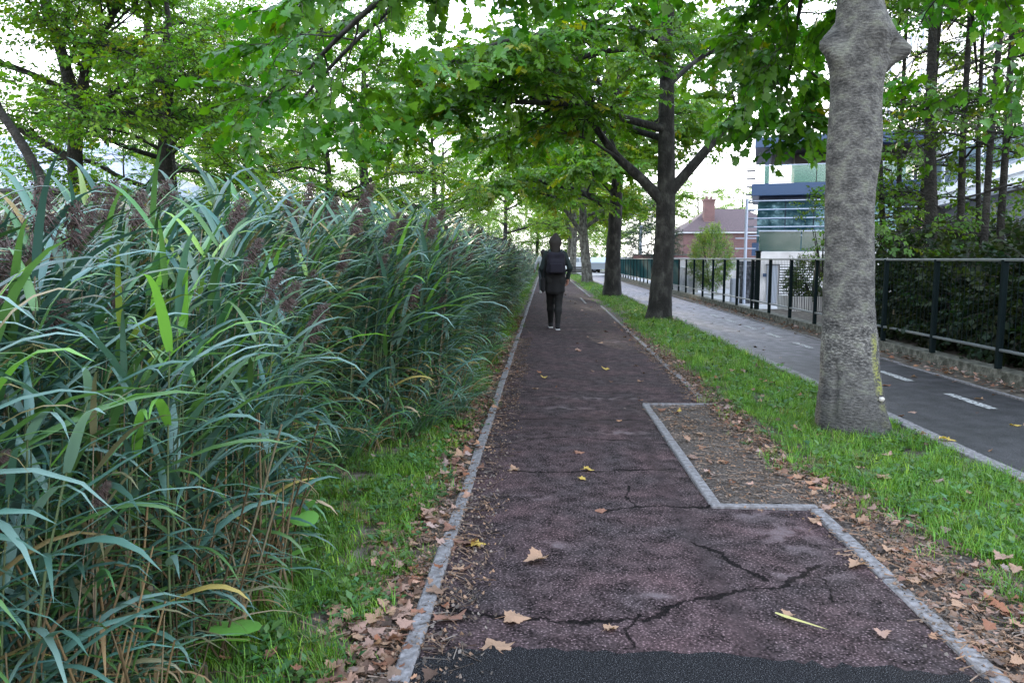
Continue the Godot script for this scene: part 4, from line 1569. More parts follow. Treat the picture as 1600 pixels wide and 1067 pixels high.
# ---------------------------------------------------------------- other trees and shrubs
func make_other_trees() -> void:
	rng.seed = 2002
	var sm := [oval_spray(16, .5, .085), oval_spray(14, .42, .095, .33)]
	var lime := Color(.14, .3, .025)
	# tall trees on the left behind the reeds
	var la := Vector3(-8.0, 0, -13.0)
	var tr := trunk_tube([Vector3(.02, -.05, 0), Vector3(0, 1.8, 0), Vector3(0, 3.0, 0), Vector3(.05, 3.8, 0), Vector3(-.1, 4.7, 0), Vector3(-.4, 5.8, 0), Vector3(-.6, 8, .2)], .17, .04, 1.4, 10, M.dark_bark, 3)
	var lim := [[[Vector3(.05, 3.6, 0), Vector3(.38, 4.8, 0), Vector3(.85, 5.5, 0), Vector3(1.4, 7.0, .2)], .1, 14, 1.0, .15, .03], [[Vector3(0, 3.0, 0), Vector3(-.9, 3.6, .3), Vector3(-1.7, 4.2, .6), Vector3(-2.6, 4.6, .6)], .07, 14, .95, .2, .02], [[Vector3(0, 3.4, 0), Vector3(.9, 3.9, .6), Vector3(1.8, 4.1, 1.0), Vector3(2.6, 3.9, 1.2)], .06, 14, .95, .2, .02]] + ring_limbs(8, 3.6, 7.4, 2.6, .8, .06, 12, 1.05)
	var o := {"per": .55, "kids": 4, "droop": .1, "yellow": .03}
	make_tree("leafy_tree", "tall lime-green tree with forking dark trunk at the upper left behind the reeds", "", la, tr, lim, sm, M.dark_bark, lime, o)
	var lb := Vector3(-7.0, 0, -10.6)
	tr = trunk_tube([Vector3(.5, -.05, 0), Vector3(.25, 1.6, 0), Vector3(-.1, 2.6, 0), Vector3(-.5, 3.3, 0), Vector3(-1.1, 4.1, 0), Vector3(-1.7, 5.2, 0)], .11, .04, 1.3, 9, M.dark_bark, 6)
	make_tree("leafy_tree", "leaning tree at the left edge, trunk sloping up to the left over the slate roof", "", lb, tr, [[[Vector3(-.8, 3.7, 0), Vector3(-1.6, 4.6, .3), Vector3(-2.2, 5.4, .4)], .05, 14, .9, .1, .03], [[Vector3(-.9, 3.9, 0), Vector3(-.7, 4.9, -.2), Vector3(-.3, 5.7, -.4)], .05, 14, .9, .2, .03], [[Vector3(-1.4, 4.6, 0), Vector3(-.9, 5.4, .5), Vector3(-.2, 6.0, .9)], .05, 12, .9, .2, .03]], sm, M.dark_bark, lime, o)
	var lc := Vector3(-7.9, 0, -16.0)
	tr = trunk_tube([Vector3(0, -.05, 0), Vector3(0, 2.0, 0), Vector3(0, 3.9, 0), Vector3(-.3, 5.2, 0), Vector3(-.2, 6.6, 0), Vector3(0, 8.5, 0)], .16, .04, 1.3, 10, M.dark_bark, 8)
	make_tree("leafy_tree", "upright tree second from the left, dark stem behind the large brown plumes", "", lc, tr, [[[Vector3(-.1, 4.3, 0), Vector3(.9, 5.0, .2), Vector3(1.9, 5.2, .4), Vector3(2.8, 5.0, .5)], .07, 14, 1.0, .2, .02], [[Vector3(0, 3.5, 0), Vector3(.8, 4.2, .4), Vector3(1.7, 4.6, .6)], .06, 14, .9, .2, .02]] + ring_limbs(8, 3.4, 8, 2.6, .7, .06, 12, 1.05, 2.0), sm, M.dark_bark, Color(.1, .23, .024), o)
	var ld := Vector3(-6.3, 0, -12.5)
	tr = trunk_tube([Vector3(0, -.05, 0), Vector3(.1, 1.6, 0), Vector3(.05, 3.0, 0), Vector3(.3, 4.4, 0), Vector3(.2, 6.0, 0)], .1, .03, 1.3, 9, M.dark_bark, 14)
	make_tree("leafy_tree", "slim bright green tree rising straight out of the reeds between the two dark-stemmed ones", "", ld, tr, ring_limbs(10, 1.8, 5.8, 1.9, .5, .035, 12, .85, .7), sm, M.dark_bark, lime, o)
	var le := Vector3(-4.9, 0, -17.5)
	tr = trunk_tube([Vector3(0, -.05, 0), Vector3(-.1, 1.6, 0), Vector3(0, 3.2, 0), Vector3(-.2, 5.0, 0), Vector3(0, 7.0, 0)], .11, .03, 1.3, 9, M.dark_bark, 15)
	make_tree("leafy_tree", "young bright green tree with low branches behind the middle of the reed bed", "", le, tr, ring_limbs(11, 1.7, 6.8, 2.0, .5, .04, 12, .9, 1.7), sm, M.dark_bark, lime, o)
	# general tree for farther away
	var tr0 := trunk_tube([Vector3(0, -.05, 0), Vector3(.1, 2.0, 0), Vector3(0, 4.5, .1), Vector3(.1, 8, 0)], .22, .06, 1.35, 10, M.dark_bark, 10)
	var gen := make_tree("leafy_tree", "broad yellow-green tree behind the reeds left of the path", "", Vector3(-5.6, 0, -24.0), tr0, ring_limbs(11, 2.6, 8.2, 3.8, .7, .09, 12, 1.5, .5), sm, M.dark_bark, Color(.16, .31, .026), {"per": .8, "kids": 4, "yellow": .04})
	dup(gen, Vector3(-10.8, 0, -22.0), 1.0, "broad green tree at the left edge, beyond the forked lime-green tree")
	dup(gen, Vector3(-5.2, 0, -36.0), 2.4, "yellow-green tree over the reed tops where the path narrows", .95)
	dup(gen, Vector3(-3.0, 0, -60.0), 3.3, "small dark-stemmed tree standing at the far end of the reed bed", 1.05)
	dup(gen, Vector3(-6.5, 0, -50.0), 4.4, "green tree far behind the reeds, left of the small dark-stemmed one", 1.05)
	dup(gen, Vector3(-14.0, 0, -32.0), 5.2, "broad tree beyond the slate-roofed house", 1.1)
	dup(gen, Vector3(10.2, 0, -84.0), .6, "green tree behind the teal fence, left of the brick house", 1.0)
	dup(gen, Vector3(6.6, 0, -78.0), 1.6, "pale green tree over the parked vehicles at the end of the road", 1.0)
	dup(gen, Vector3(18.0, 0, -92.0), 2.6, "tree rising behind the brick house roof", 1.1)
	dup(gen, Vector3(-.8, 0, -92.0), 2.9, "bright green tree closing the view at the end of the path", 1.15)
	dup(gen, Vector3(3.4, 0, -104.0), 3.9, "green tree far behind the parked vehicles", 1.2)
	dup(gen, Vector3(-9.5, 0, -80.0), 5.9, "far green tree at the end of the reed bed, left side", 1.2)
	var spots := [Vector3(-17, 0, -46), Vector3(-23, 0, -40), Vector3(-13, 0, -64), Vector3(-28, 0, -58), Vector3(9, 0, -112), Vector3(26, 0, -104), Vector3(-20, 0, -80), Vector3(34, 0, -96), Vector3(-8, 0, -112)]
	for i in spots.size():
		dup(gen, spots[i], i * 1.3, "tree in the belt of trees far behind the reeds and houses", 1.15).set_meta("group", "far belt of trees")
	# dark slender trees behind the railings on the right
	var small := [oval_spray(15, .45, .09, .36)]
	var rt := [[Vector3(6.9, 0, -15.9), .07, "slim dark tree just right of the near trunk, behind the railings"], [Vector3(7.1, 0, -15.3), .06, "second slim dark tree behind the railings, right of the near trunk"], [Vector3(6.8, 0, -13.8), .12, "thick ivy-clad dark tree behind the railings"], [Vector3(7.3, 0, -13.9), .075, "dark tree close behind the thick ivy-clad one"], [Vector3(6.9, 0, -12.5), .065, "slim dark tree right of the ivy-clad one behind the railings"], [Vector3(6.9, 0, -11.5), .07, "dark leaning tree at the right edge behind the railings"], [Vector3(8.4, 0, -16.8), .06, "slim dark tree set farther back behind the ivy-clad one"], [Vector3(8.2, 0, -14.9), .055, "slimmest dark tree set back near the right edge behind the railings"], [Vector3(7.6, 0, -16.9), .065, "dark tree directly behind the first slim one, right of the near trunk"], [Vector3(7.4, 0, -12.9), .07, "dark tree half hidden between the ivy-clad one and the right edge"]]
	for i in rt.size():
		var lean := rf(-.25, .25)
		var rr: float = rt[i][1]
		var tk := trunk_tube([Vector3(0, -.05, 0), Vector3(lean * .3, 1.6, 0), Vector3(lean, 3.6, rf(-.1, .1)), Vector3(lean * 1.6, 6.5, 0), Vector3(lean * 2, 8.5, 0)], rr, rr * .35, 1.25, 9, M.dark_bark, 20 + i)
		make_tree("hedgerow_tree", rt[i][2], "", rt[i][0], tk, ring_limbs(10, 1.7, 8.0, 1.9, .55, .022, 9, .85, i * 1.1), small, M.dark_bark, Color(.09, .19, .014), {"per": .19, "kids": 3, "droop": .12, "yellow": .03})
	# ivy and undergrowth behind the railings
	var iv := oval_spray(18, .4, .08, .42)
	for i in 10:
		var z := -6.6 - i * .74
		var near := i % 2
		shrub("ivy_shrub", "dark ivy-covered undergrowth close behind the railings on the right", "undergrowth behind the railings", Vector3(5.95 + .5 * near + rf(-.1, .1), .1, z), Vector3(1.3, rf(1.0, 1.5), 1.3), 330, iv, Color(.022, .042, .015), {"low": .45})
	for i in 7:
		shrub("ivy_shrub", "tall dark undergrowth deeper behind the railings on the right", "deep undergrowth behind the railings", Vector3(8.2 + rf(-.3, .3), .1, -6.0 - i * 1.75), Vector3(2.2, rf(1.2, 1.7), 2.3), 420, iv, Color(.028, .05, .015), {"low": .45, "scale": 1.2})
	# left background growth
	for i in 9:
		shrub("bush", "rounded green bush in the hedge behind the reed bed", "bushes behind the reed bed", Vector3(-8.2 + rf(-.6, .6) - (i % 2) * 1.3, 0, -17.5 - i * 3.2), Vector3(3.0, rf(2.0, 3.0), 3.0), 480, sm[0], Color(.1, .21, .026), {"low": .45, "scale": 1.2})
	for i in 8:
		shrub("bush", "big light green bush closing the view beyond the end of the path", "bushes beyond the end of the path", Vector3(-9.0 + i * 2.3 + rf(-.5, .5), 0, -90.0 - (i % 2) * 4.0), Vector3(4.6, rf(4.0, 6.5), 4.0), 420, sm[0], Color(.15, .29, .028), {"low": .45, "scale": 2.0})
	shrub("conifer", "blue-green conifer seen between the left trees above the reeds", "", Vector3(-9.6, 0, -29.0), Vector3(2.2, 5.6, 2.2), 900, oval_spray(22, .4, .07, .12), Color(.05, .09, .075), {"low": .35, "category": "tree", "scale": 1.1})
	shrub("young_tree", "pale green feathery young tree in front of the white wall", "", Vector3(6.3, .3, -29.5), Vector3(1.35, 2.15, 1.35), 900, oval_spray(20, .32, .06, .2), Color(.2, .32, .09), {"low": .42, "category": "tree", "lift": .5})
	shrub("box_shrub", "clipped green shrub growing in the white slatted planter", "", Vector3(6.75, .35, -19.7), Vector3(1.15, .95, 1.0), 420, oval_spray(18, .25, .05, .34), Color(.05, .085, .02), {"low": .5})
	shrub("dark_conifer", "dark conifer behind the teal fence, left of the second plane tree", "", Vector3(8.0, 0, -58.0), Vector3(3.4, 6.2, 3.4), 900, oval_spray(22, .6, .12, .14), Color(.02, .045, .04), {"low": .35, "category": "tree", "scale": 1.2})
	shrub("maple_shrub", "small leafy branch-heavy shrub against the glass building beside the near trunk", "", Vector3(6.6, .9, -18.6), Vector3(1.0, 1.6, 1.0), 10, sm[0], Color(.1, .18, .03))

# ---------------------------------------------------------------- railings and wall
func make_fence() -> void:
	rng.seed = 55
	var wall := thing("low_wall", "low mossy concrete wall under the railings along the road", "wall")
	var n := 0
	var z := -2.0
	while z > -62.0:
		var L := 3.0
		var mb := MB.new()
		mb.cbox(Vector3(5.12, .0, z - L * .5), Vector3(.22, .27 + rf(-.01, .01), L - .01), .012)
		put("wall_length", mb.mesh(M.concrete), wall)
		z -= L
		n += 1
	var f := thing("railing_fence", "dark green steel railings with pale top rail between road and forecourt", "fence")
	var post := MB.new()
	post.cbox(Vector3(0, .74, 0), Vector3(.06, 1.2, .06), .006)
	var pm := post.mesh(M.railing)
	var bars := MB.new()
	for k in 14:
		bars.box(Vector3(0, .84, -.052 - k * .104), Vector3(.005, .95, .007))
	var solid := MB.new()
	solid.box(Vector3(0, .84, -.728), Vector3(.008, .96, 1.4))
	var sm := solid.mesh(M.teal_mesh)
	var bm := bars.mesh(M.railing)
	var low := MB.new()
	low.cbox(Vector3(0, .35, -.728), Vector3(.045, .03, 1.44), .005)
	var lm := low.mesh(M.rail_top)
	var top := MB.new()
	top.cbox(Vector3(0, 1.335, -.728), Vector3(.055, .032, 1.455), .006)
	var tm := top.mesh(M.rail_top)
	for k in 42:
		var at := Transform3D(Basis(), Vector3(5.02, .0, -8.63 + 5 * 1.456 - k * 1.456))
		put("post", pm, f, at)
		if at.origin.z > -28.5:
			put("bars", bm, f, at).set_meta("kind", "stuff")
		else:
			put("infill_panel", sm, f, at)
		put("bottom_rail", lm, f, at)
		put("top_rail", tm, f, at)
	var g := thing("gate_post", "thick black square post standing above the railing beside the stone pillar", "post", Vector3(5.12, .1, -18.75))
	boxpart("shaft", g, Vector3(0, .7, 0), Vector3(.1, 1.4, .1), M.railing, .01)
	boxpart("cap", g, Vector3(0, 1.42, 0), Vector3(.13, .04, .13), M.railing, .01)

# ---------------------------------------------------------------- buildings
func make_buildings() -> void:
	rng.seed = 71
	# modern building with blue bands
	var b := thing("glass_building", "modern glass building with blue bands, roof canopy and horizontal louvres", "building", Vector3(11.0, 0, -42.0), -.27)
	boxpart("roof_slab", b, Vector3(4.3, 7.45, -4.0), Vector3(8.4, .55, 8.0), M.blue, .02)
	boxpart("soffit", b, Vector3(4.6, 7.14, -4.2), Vector3(7.2, .06, 7.0), M.brown_soffit)
	boxpart("penthouse", b, Vector3(5.0, 6.2, -5.0), Vector3(5.6, 1.85, 4.6), M.brown_soffit)
	for x in [.75, 4.6]:
		boxpart("column", b, Vector3(x, 6.2, -.7), Vector3(.22, 1.86, .22), M.blue_dark, .01)
	boxpart("floor_band", b, Vector3(4.1, 4.98, -3.8), Vector3(8.2, .62, 7.7), M.blue, .02)
	for k in 5:
		boxpart("balustrade_pane", b, Vector3(.95 + k * 1.5, 5.76, .0), Vector3(1.46, .9, .02), M.green_pane)
		boxpart("balustrade_rail", b, Vector3(.95 + k * 1.5, 6.23, .0), Vector3(1.5, .04, .05), M.steel)
	for k in 5:
		boxpart("side_pane", b, Vector3(.14, 5.76, -.9 - k * 1.4), Vector3(.02, .9, 1.36), M.green_pane)
	boxpart("core_wall", b, Vector3(4.2, 2.3, -4.2), Vector3(7.6, 4.7, 6.9), M.blue_dark)
	for r in 3:
		for k in 5:
			boxpart("glazing_pane", b, Vector3(1.05 + k * 1.42, .95 + r * 1.4, -.7), Vector3(1.36, 1.34, .06), M.glazing)
	for k in 5:
		boxpart("louvre", b, Vector3(4.1, 4.42 - k * .46, -.35), Vector3(8.4, .05, .32), M.steel)
	for k in 5:
		boxpart("side_glazing", b, Vector3(.36, 3.0, -1.6 - k * 1.3), Vector3(.06, 2.6, 1.22), M.glazing)
	for k in 8:
		boxpart("corner_louvre", b, Vector3(-.05, 6.0 - k * .42, -.3), Vector3(.45, .05, .6), M.slat_dark)
	boxpart("base_panel", b, Vector3(.55, 1.85, -.62), Vector3(.9, .7, .04), M.blue)
	# white terrace wall in front
	var w := thing("terrace_wall", "white terrace wall with grey door and dark louvred grille behind the railings", "wall", Vector3(6.35, 0, -23.2))
	boxpart("wall", w, Vector3(2.6, .78, -.2), Vector3(5.2, 1.56, .3), M.render_white, .01)
	boxpart("door", w, Vector3(.42, .58, -.03), Vector3(.3, 1.12, .05), M.grey_door, .005)
	boxpart("door_frame", w, Vector3(.42, 1.17, -.025), Vector3(.38, .04, .06), M.slat_dark)
	boxpart("grille_back", w, Vector3(1.12, .62, -.04), Vector3(.98, 1.1, .02), M.dark_paint)
	for k in 14:
		boxpart("grille_slat", w, Vector3(1.12, .12 + k * .078, .0), Vector3(.98, .045, .03), M.white_paint)
	boxpart("sign", w, Vector3(.2, .86, -.035), Vector3(.1, .1, .02), M.blue)
	for k in 4:
		boxpart("terrace_pane", w, Vector3(.66 + k * 1.26, 1.86, -.2), Vector3(1.22, .58, .02), M.terrace_glass)
		boxpart("terrace_rail", w, Vector3(.66 + k * 1.26, 2.17, -.2), Vector3(1.26, .035, .05), M.steel)
	var pl := thing("planter", "low white slatted planter box behind the railings", "planter", Vector3(6.75, .0, -19.75))
	boxpart("box", pl, Vector3(0, .2, 0), Vector3(1.3, .4, 1.1), M.slat_dark)
	for k in 22:
		boxpart("slat", pl, Vector3(-.62 + k * .059, .21, .565), Vector3(.042, .42, .02), M.render_white)
	for k in 18:
		boxpart("slat", pl, Vector3(-.665, .21, .52 - k * .061), Vector3(.02, .42, .042), M.render_white)
	# pillar of dark stone with a steel mast
	var pi := thing("stone_pillar", "dark stacked-stone pillar beside the white terrace wall", "pillar", Vector3(6.15, 0, -23.6))
	for k in 9:
		var s := rf(.42, .62)
		for q in 2:
			var ww := .46 * (s if q == 0 else 1.0 - s) - .008
			boxpart("stone", pi, Vector3(-.23 + (ww * .5 if q == 0 else .46 - ww * .5), .07 + k * .142, rf(-.012, .012)), Vector3(ww, .134, .42), M.stone_dark, .008)
	var ma := thing("steel_mast", "pale steel mast with short cross arms beside the stone pillar", "mast", Vector3(5.98, 0, -23.3))
	var mb := MB.new()
	mb.rod(Vector3(0, 0, 0), Vector3(0, 3.1, 0), .045, 10)
	put("shaft", mb.mesh(M.steel), ma)
	for k in 3:
		boxpart("cross_arm", ma, Vector3(0, 1.35 + k * .3, 0), Vector3(.6, .03, .05), M.steel)
	var cab := thing("meter_cabinet", "small blue-grey utility cabinet in front of the long white wall", "cabinet", Vector3(5.72, 0, -23.4))
	boxpart("body", cab, Vector3(0, .38, 0), Vector3(.24, .76, .2), M.grey_door, .01)
	boxpart("door", cab, Vector3(0, .38, .103), Vector3(.19, .66, .012), M.grey_door, .003)
	# long white wall behind the railings
	var lw := thing("white_wall", "long low white rendered wall behind the young tree", "wall", Vector3(5.9, 0, -35.2))
	boxpart("wall", lw, Vector3(2.4, .66, 0), Vector3(4.9, 1.32, .24), M.render_white, .01)
	boxpart("coping", lw, Vector3(2.4, 1.35, 0), Vector3(5.0, .06, .34), M.concrete_pale, .008)
	boxpart("wing", lw, Vector3(.12, .5, 2.2), Vector3(.2, 1.0, 4.1), M.render_white, .01)
	# brick house
	var h := thing("brick_house", "red brick house with hipped tiled roof and tall chimney", "house", Vector3(12.4, 0, -70.0))
	boxpart("wall", h, Vector3(4.5, 1.8, -4.0), Vector3(9.0, 3.6, 8.0), M.brick)
	boxpart("eaves", h, Vector3(4.5, 3.66, -4.0), Vector3(9.5, .14, 8.5), M.white_paint, .02)
	mb = MB.new()
	var e := [Vector3(-.3, 3.74, .3), Vector3(9.3, 3.74, .3), Vector3(9.3, 3.74, -8.3), Vector3(-.3, 3.74, -8.3)]
	var r0 := Vector3(3.0, 6.0, -4.0)
	var r1 := Vector3(6.4, 6.0, -4.0)
	mb.face(e[0], e[1], r1, r0)
	mb.tri3(e[1], e[2], r1)
	mb.face(e[2], e[3], r0, r1)
	mb.tri3(e[3], e[0], r0)
	mb.face(e[3], e[2], e[1], e[0])
	var rf_ := put("roof", mb.mesh(M.tile_roof), h)
	var ch := MB.new()
	ch.box(Vector3(2.6, 5.4, -1.9), Vector3(.95, 2.4, .8))
	ch.box(Vector3(2.6, 6.66, -1.9), Vector3(1.1, .16, .95))
	put("chimney", ch.mesh(M.brick), rf_)
	mb = MB.new()
	mb.rod(Vector3(2.4, 6.7, -1.9), Vector3(2.4, 7.0, -1.9), .11, 8)
	put("chimney_pot", mb.mesh(M.brick), rf_)
	mb = MB.new()
	mb.rod(Vector3(2.8, 6.7, -1.9), Vector3(2.8, 7.0, -1.9), .11, 8)
	put("chimney_pot", mb.mesh(M.brick), rf_)
	for x in [7.6]:
		var wi := boxpart("window", h, Vector3(x, 2.2, .02), Vector3(1.1, 1.3, .1), M.white_paint, .01)
		boxpart("pane", wi, Vector3(x, 2.2, .075), Vector3(.94, 1.14, .02), M.glass_dark)
	var g := thing("garden_wall", "low brown brick wall behind the far railings", "wall", Vector3(6.6, 0, -57.0))
	boxpart("wall", g, Vector3(2.6, .8, 0), Vector3(5.4, 1.6, .25), M.brick)
	boxpart("coping", g, Vector3(2.6, 1.63, 0), Vector3(5.5, .07, .34), M.concrete, .01)
	var po := thing("lamp_column", "grey lamp column standing behind the far railings", "lamp post", Vector3(7.4, 0, -60.0))
	mb = MB.new()
	mb.tube(PackedVector3Array([Vector3(0, 0, 0), Vector3(0, 1.2, 0), Vector3(0, 1.25, 0), Vector3(0, 3.7, 0)]), PackedFloat32Array([.16, .15, .12, .1]), 10)
	put("column", mb.mesh(M.steel), po)
	boxpart("lamp_head", po, Vector3(0, 3.78, .16), Vector3(.3, .14, .55), M.steel, .03)
	# pale office behind the dark trees
	var of := thing("pale_office", "large pale office facade showing through the dark trees on the right", "building", Vector3(16.6, 0, -26.0), -.22)
	boxpart("ground_floor", of, Vector3(5.0, 2.0, -16.0), Vector3(9.0, 4.0, 38.0), M.slat_dark)
	boxpart("upper_wall", of, Vector3(5.0, 9.5, -16.0), Vector3(10.0, 11.0, 40.0), M.panel_white)
	for fl in 4:
		for k in 14:
			var wd := boxpart("window", of, Vector3(-.02, 5.6 + fl * 2.75, 2.2 - k * 2.8), Vector3(.1, 1.35, 2.2), M.steel)
			boxpart("pane", wd, Vector3(-.08, 5.6 + fl * 2.75, 2.2 - k * 2.8), Vector3(.03, 1.22, 2.06), M.glass_pale)
		boxpart("sill_band", of, Vector3(-.06, 4.55 + fl * 2.75, -16.0), Vector3(.16, .16, 40.0), M.white_paint)
	# left house with the slate roof
	var lh := thing("slate_house", "white house with pale slate roof behind the reeds at far left", "house", Vector3(-20.5, 0, -24.0))
	boxpart("wall", lh, Vector3(3.3, 1.75, -4.2), Vector3(8.2, 3.5, 7.6), M.render_white)
	mb = MB.new()
	var q := [Vector3(-1.2, 3.62, .0), Vector3(7.8, 3.5, .0), Vector3(7.8, 3.5, -8.4), Vector3(-1.2, 3.62, -8.4)]
	var a0 := Vector3(-1.2, 6.0, -4.2)
	var a1 := Vector3(4.2, 5.6, -4.2)
	mb.face(q[0], q[1], a1, a0)
	mb.tri3(q[1], q[2], a1)
	mb.face(q[2], q[3], a0, a1)
	mb.face(q[3], q[2], q[1], q[0])
	put("roof", mb.mesh(M.slate), lh)
	boxpart("gutter", lh, Vector3(3.3, 3.5, .06), Vector3(9.0, .12, .12), M.dark_paint, .02)
	for x in [2.2, 5.2]:
		var wn := boxpart("window", lh, Vector3(x, 2.2, -.38), Vector3(1.0, 1.1, .1), M.white_paint, .01)
		boxpart("pane", wn, Vector3(x, 2.2, -.32), Vector3(.84, .94, .03), M.glass_dark)

# ---------------------------------------------------------------- vehicles and bench
func vehicle(called: String, label: String, cat: String, at: Vector3, turn: float, prof: Array, glassp: Array, wide: float, paint: Material, wheels: Array) -> void:
	var t := thing(called, label, cat, at, turn, "vehicles parked at the end of the road")
	var mb := MB.new()
	var h := wide * .5
	var n := prof.size()
	var inset := func(p: Vector2, z: float) -> Vector3: return Vector3(p.x, p.y, z * (1.0 - .14 * smoothstep(.9, 1.5, p.y)))
	for i in n:
		var a: Vector2 = prof[i]
		var b: Vector2 = prof[(i + 1) % n]
		mb.face(inset.call(a, h), inset.call(a, -h), inset.call(b, -h), inset.call(b, h))
	for s in [1.0, -1.0]:
		var pv := PackedVector2Array(prof)
		var tr := Geometry2D.triangulate_polygon(pv)
		for i in range(0, tr.size(), 3):
			var x: Vector3 = inset.call(pv[tr[i]], s * h)
			var y: Vector3 = inset.call(pv[tr[i + 1]], s * h)
			var z: Vector3 = inset.call(pv[tr[i + 2]], s * h)
			if ((y - x).cross(z - x).z > 0) == (s > 0):
				mb.tri3(x, y, z)
			else:
				mb.tri3(x, z, y)
	put("body", mb.mesh(paint), t)
	for g in glassp:
		var gm := MB.new()
		for s in [1.0, -1.0]:
			var p := []
			for v in g:
				p.append(inset.call(v, s * (h + .012)))
			if s > 0:
				gm.face(p[0], p[1], p[2], p[3])
			else:
				gm.face(p[1], p[0], p[3], p[2])
		put("window", gm.mesh(M.glass_dark), t)
	for wx in wheels:
		for s in [1.0, -1.0]:
			var wm := MB.new()
			wm.tube(PackedVector3Array([Vector3(wx, .31, s * (h - .18)), Vector3(wx, .31, s * (h - .17)), Vector3(wx, .31, s * (h + .01)), Vector3(wx, .31, s * (h + .02))]), PackedFloat32Array([.26, .31, .31, .26]), 16)
			var wo := put("wheel", wm.mesh(M.rubber), t)
			var hm := MB.new()
			hm.tube(PackedVector3Array([Vector3(wx, .31, s * (h + .015)), Vector3(wx, .31, s * (h + .03))]), PackedFloat32Array([.19, .16]), 12)
			put("hub", hm.mesh(M.silver_paint), wo)
	for s in [1.0, -1.0]:
		boxpart("tail_light", t, Vector3(prof[0].x - .005, .78, s * (h - .14)), Vector3(.03, .16, .2), M.red_lens)
		boxpart("headlight", t, Vector3(prof[n - 1].x + .005 if false else glassp[0][1].x * 0.0 + wheels[1] + .78, .68, s * (h - .2)), Vector3(.06, .14, .24), M.silver_paint)

func make_vehicles() -> void:
	var car := [Vector2(-2.0, .35), Vector2(-2.05, .95), Vector2(-1.75, 1.02), Vector2(-1.2, 1.46), Vector2(.3, 1.48), Vector2(1.0, 1.0), Vector2(1.9, .88), Vector2(2.05, .65), Vector2(2.05, .35)]
	var win := [[Vector2(-1.4, 1.02), Vector2(-.3, 1.02), Vector2(-.3, 1.4), Vector2(-1.1, 1.4)], [Vector2(-.22, 1.02), Vector2(.8, 1.02), Vector2(.3, 1.4), Vector2(-.22, 1.4)]]
	vehicle("silver_car", "silver-blue hatchback parked at the far end of the road", "car", Vector3(5.6, 0, -74.5), 1.2, rev(car), win, 1.75, M.silver_paint, [-1.25, 1.25])
	vehicle("white_car", "white car parked left of the silver hatchback at the road's end", "car", Vector3(3.4, 0, -75.5), .3, rev(car), win, 1.75, M.white_paint, [-1.25, 1.25])
	vehicle("blue_car", "blue-grey car parked farther back, right of the silver hatchback", "car", Vector3(8.2, 0, -79.0), .2, rev(car), win, 1.75, M.grey_door, [-1.25, 1.25])
	var b := thing("park_bench", "dark park bench on the grass beside the fourth tree", "bench", Vector3(1.85, 0, -46.0), -.5)
	for k in 4:
		boxpart("seat_slat", b, Vector3(0, .44, -.18 + k * .11), Vector3(1.3, .03, .09), M.dark_paint, .005)
	for k in 3:
		boxpart("back_slat", b, Vector3(0, .58 + k * .12, -.26 - k * .02), Vector3(1.3, .09, .03), M.dark_paint, .005)
	for x in [-.55, .55]:
		boxpart("leg", b, Vector3(x, .21, .14), Vector3(.06, .42, .06), M.dark_paint, .005)
		boxpart("leg", b, Vector3(x, .42, -.27), Vector3(.06, .84, .05), M.dark_paint, .005)

func rev(a: Array) -> Array:
	var b := a.duplicate()
	b.reverse()
	return b

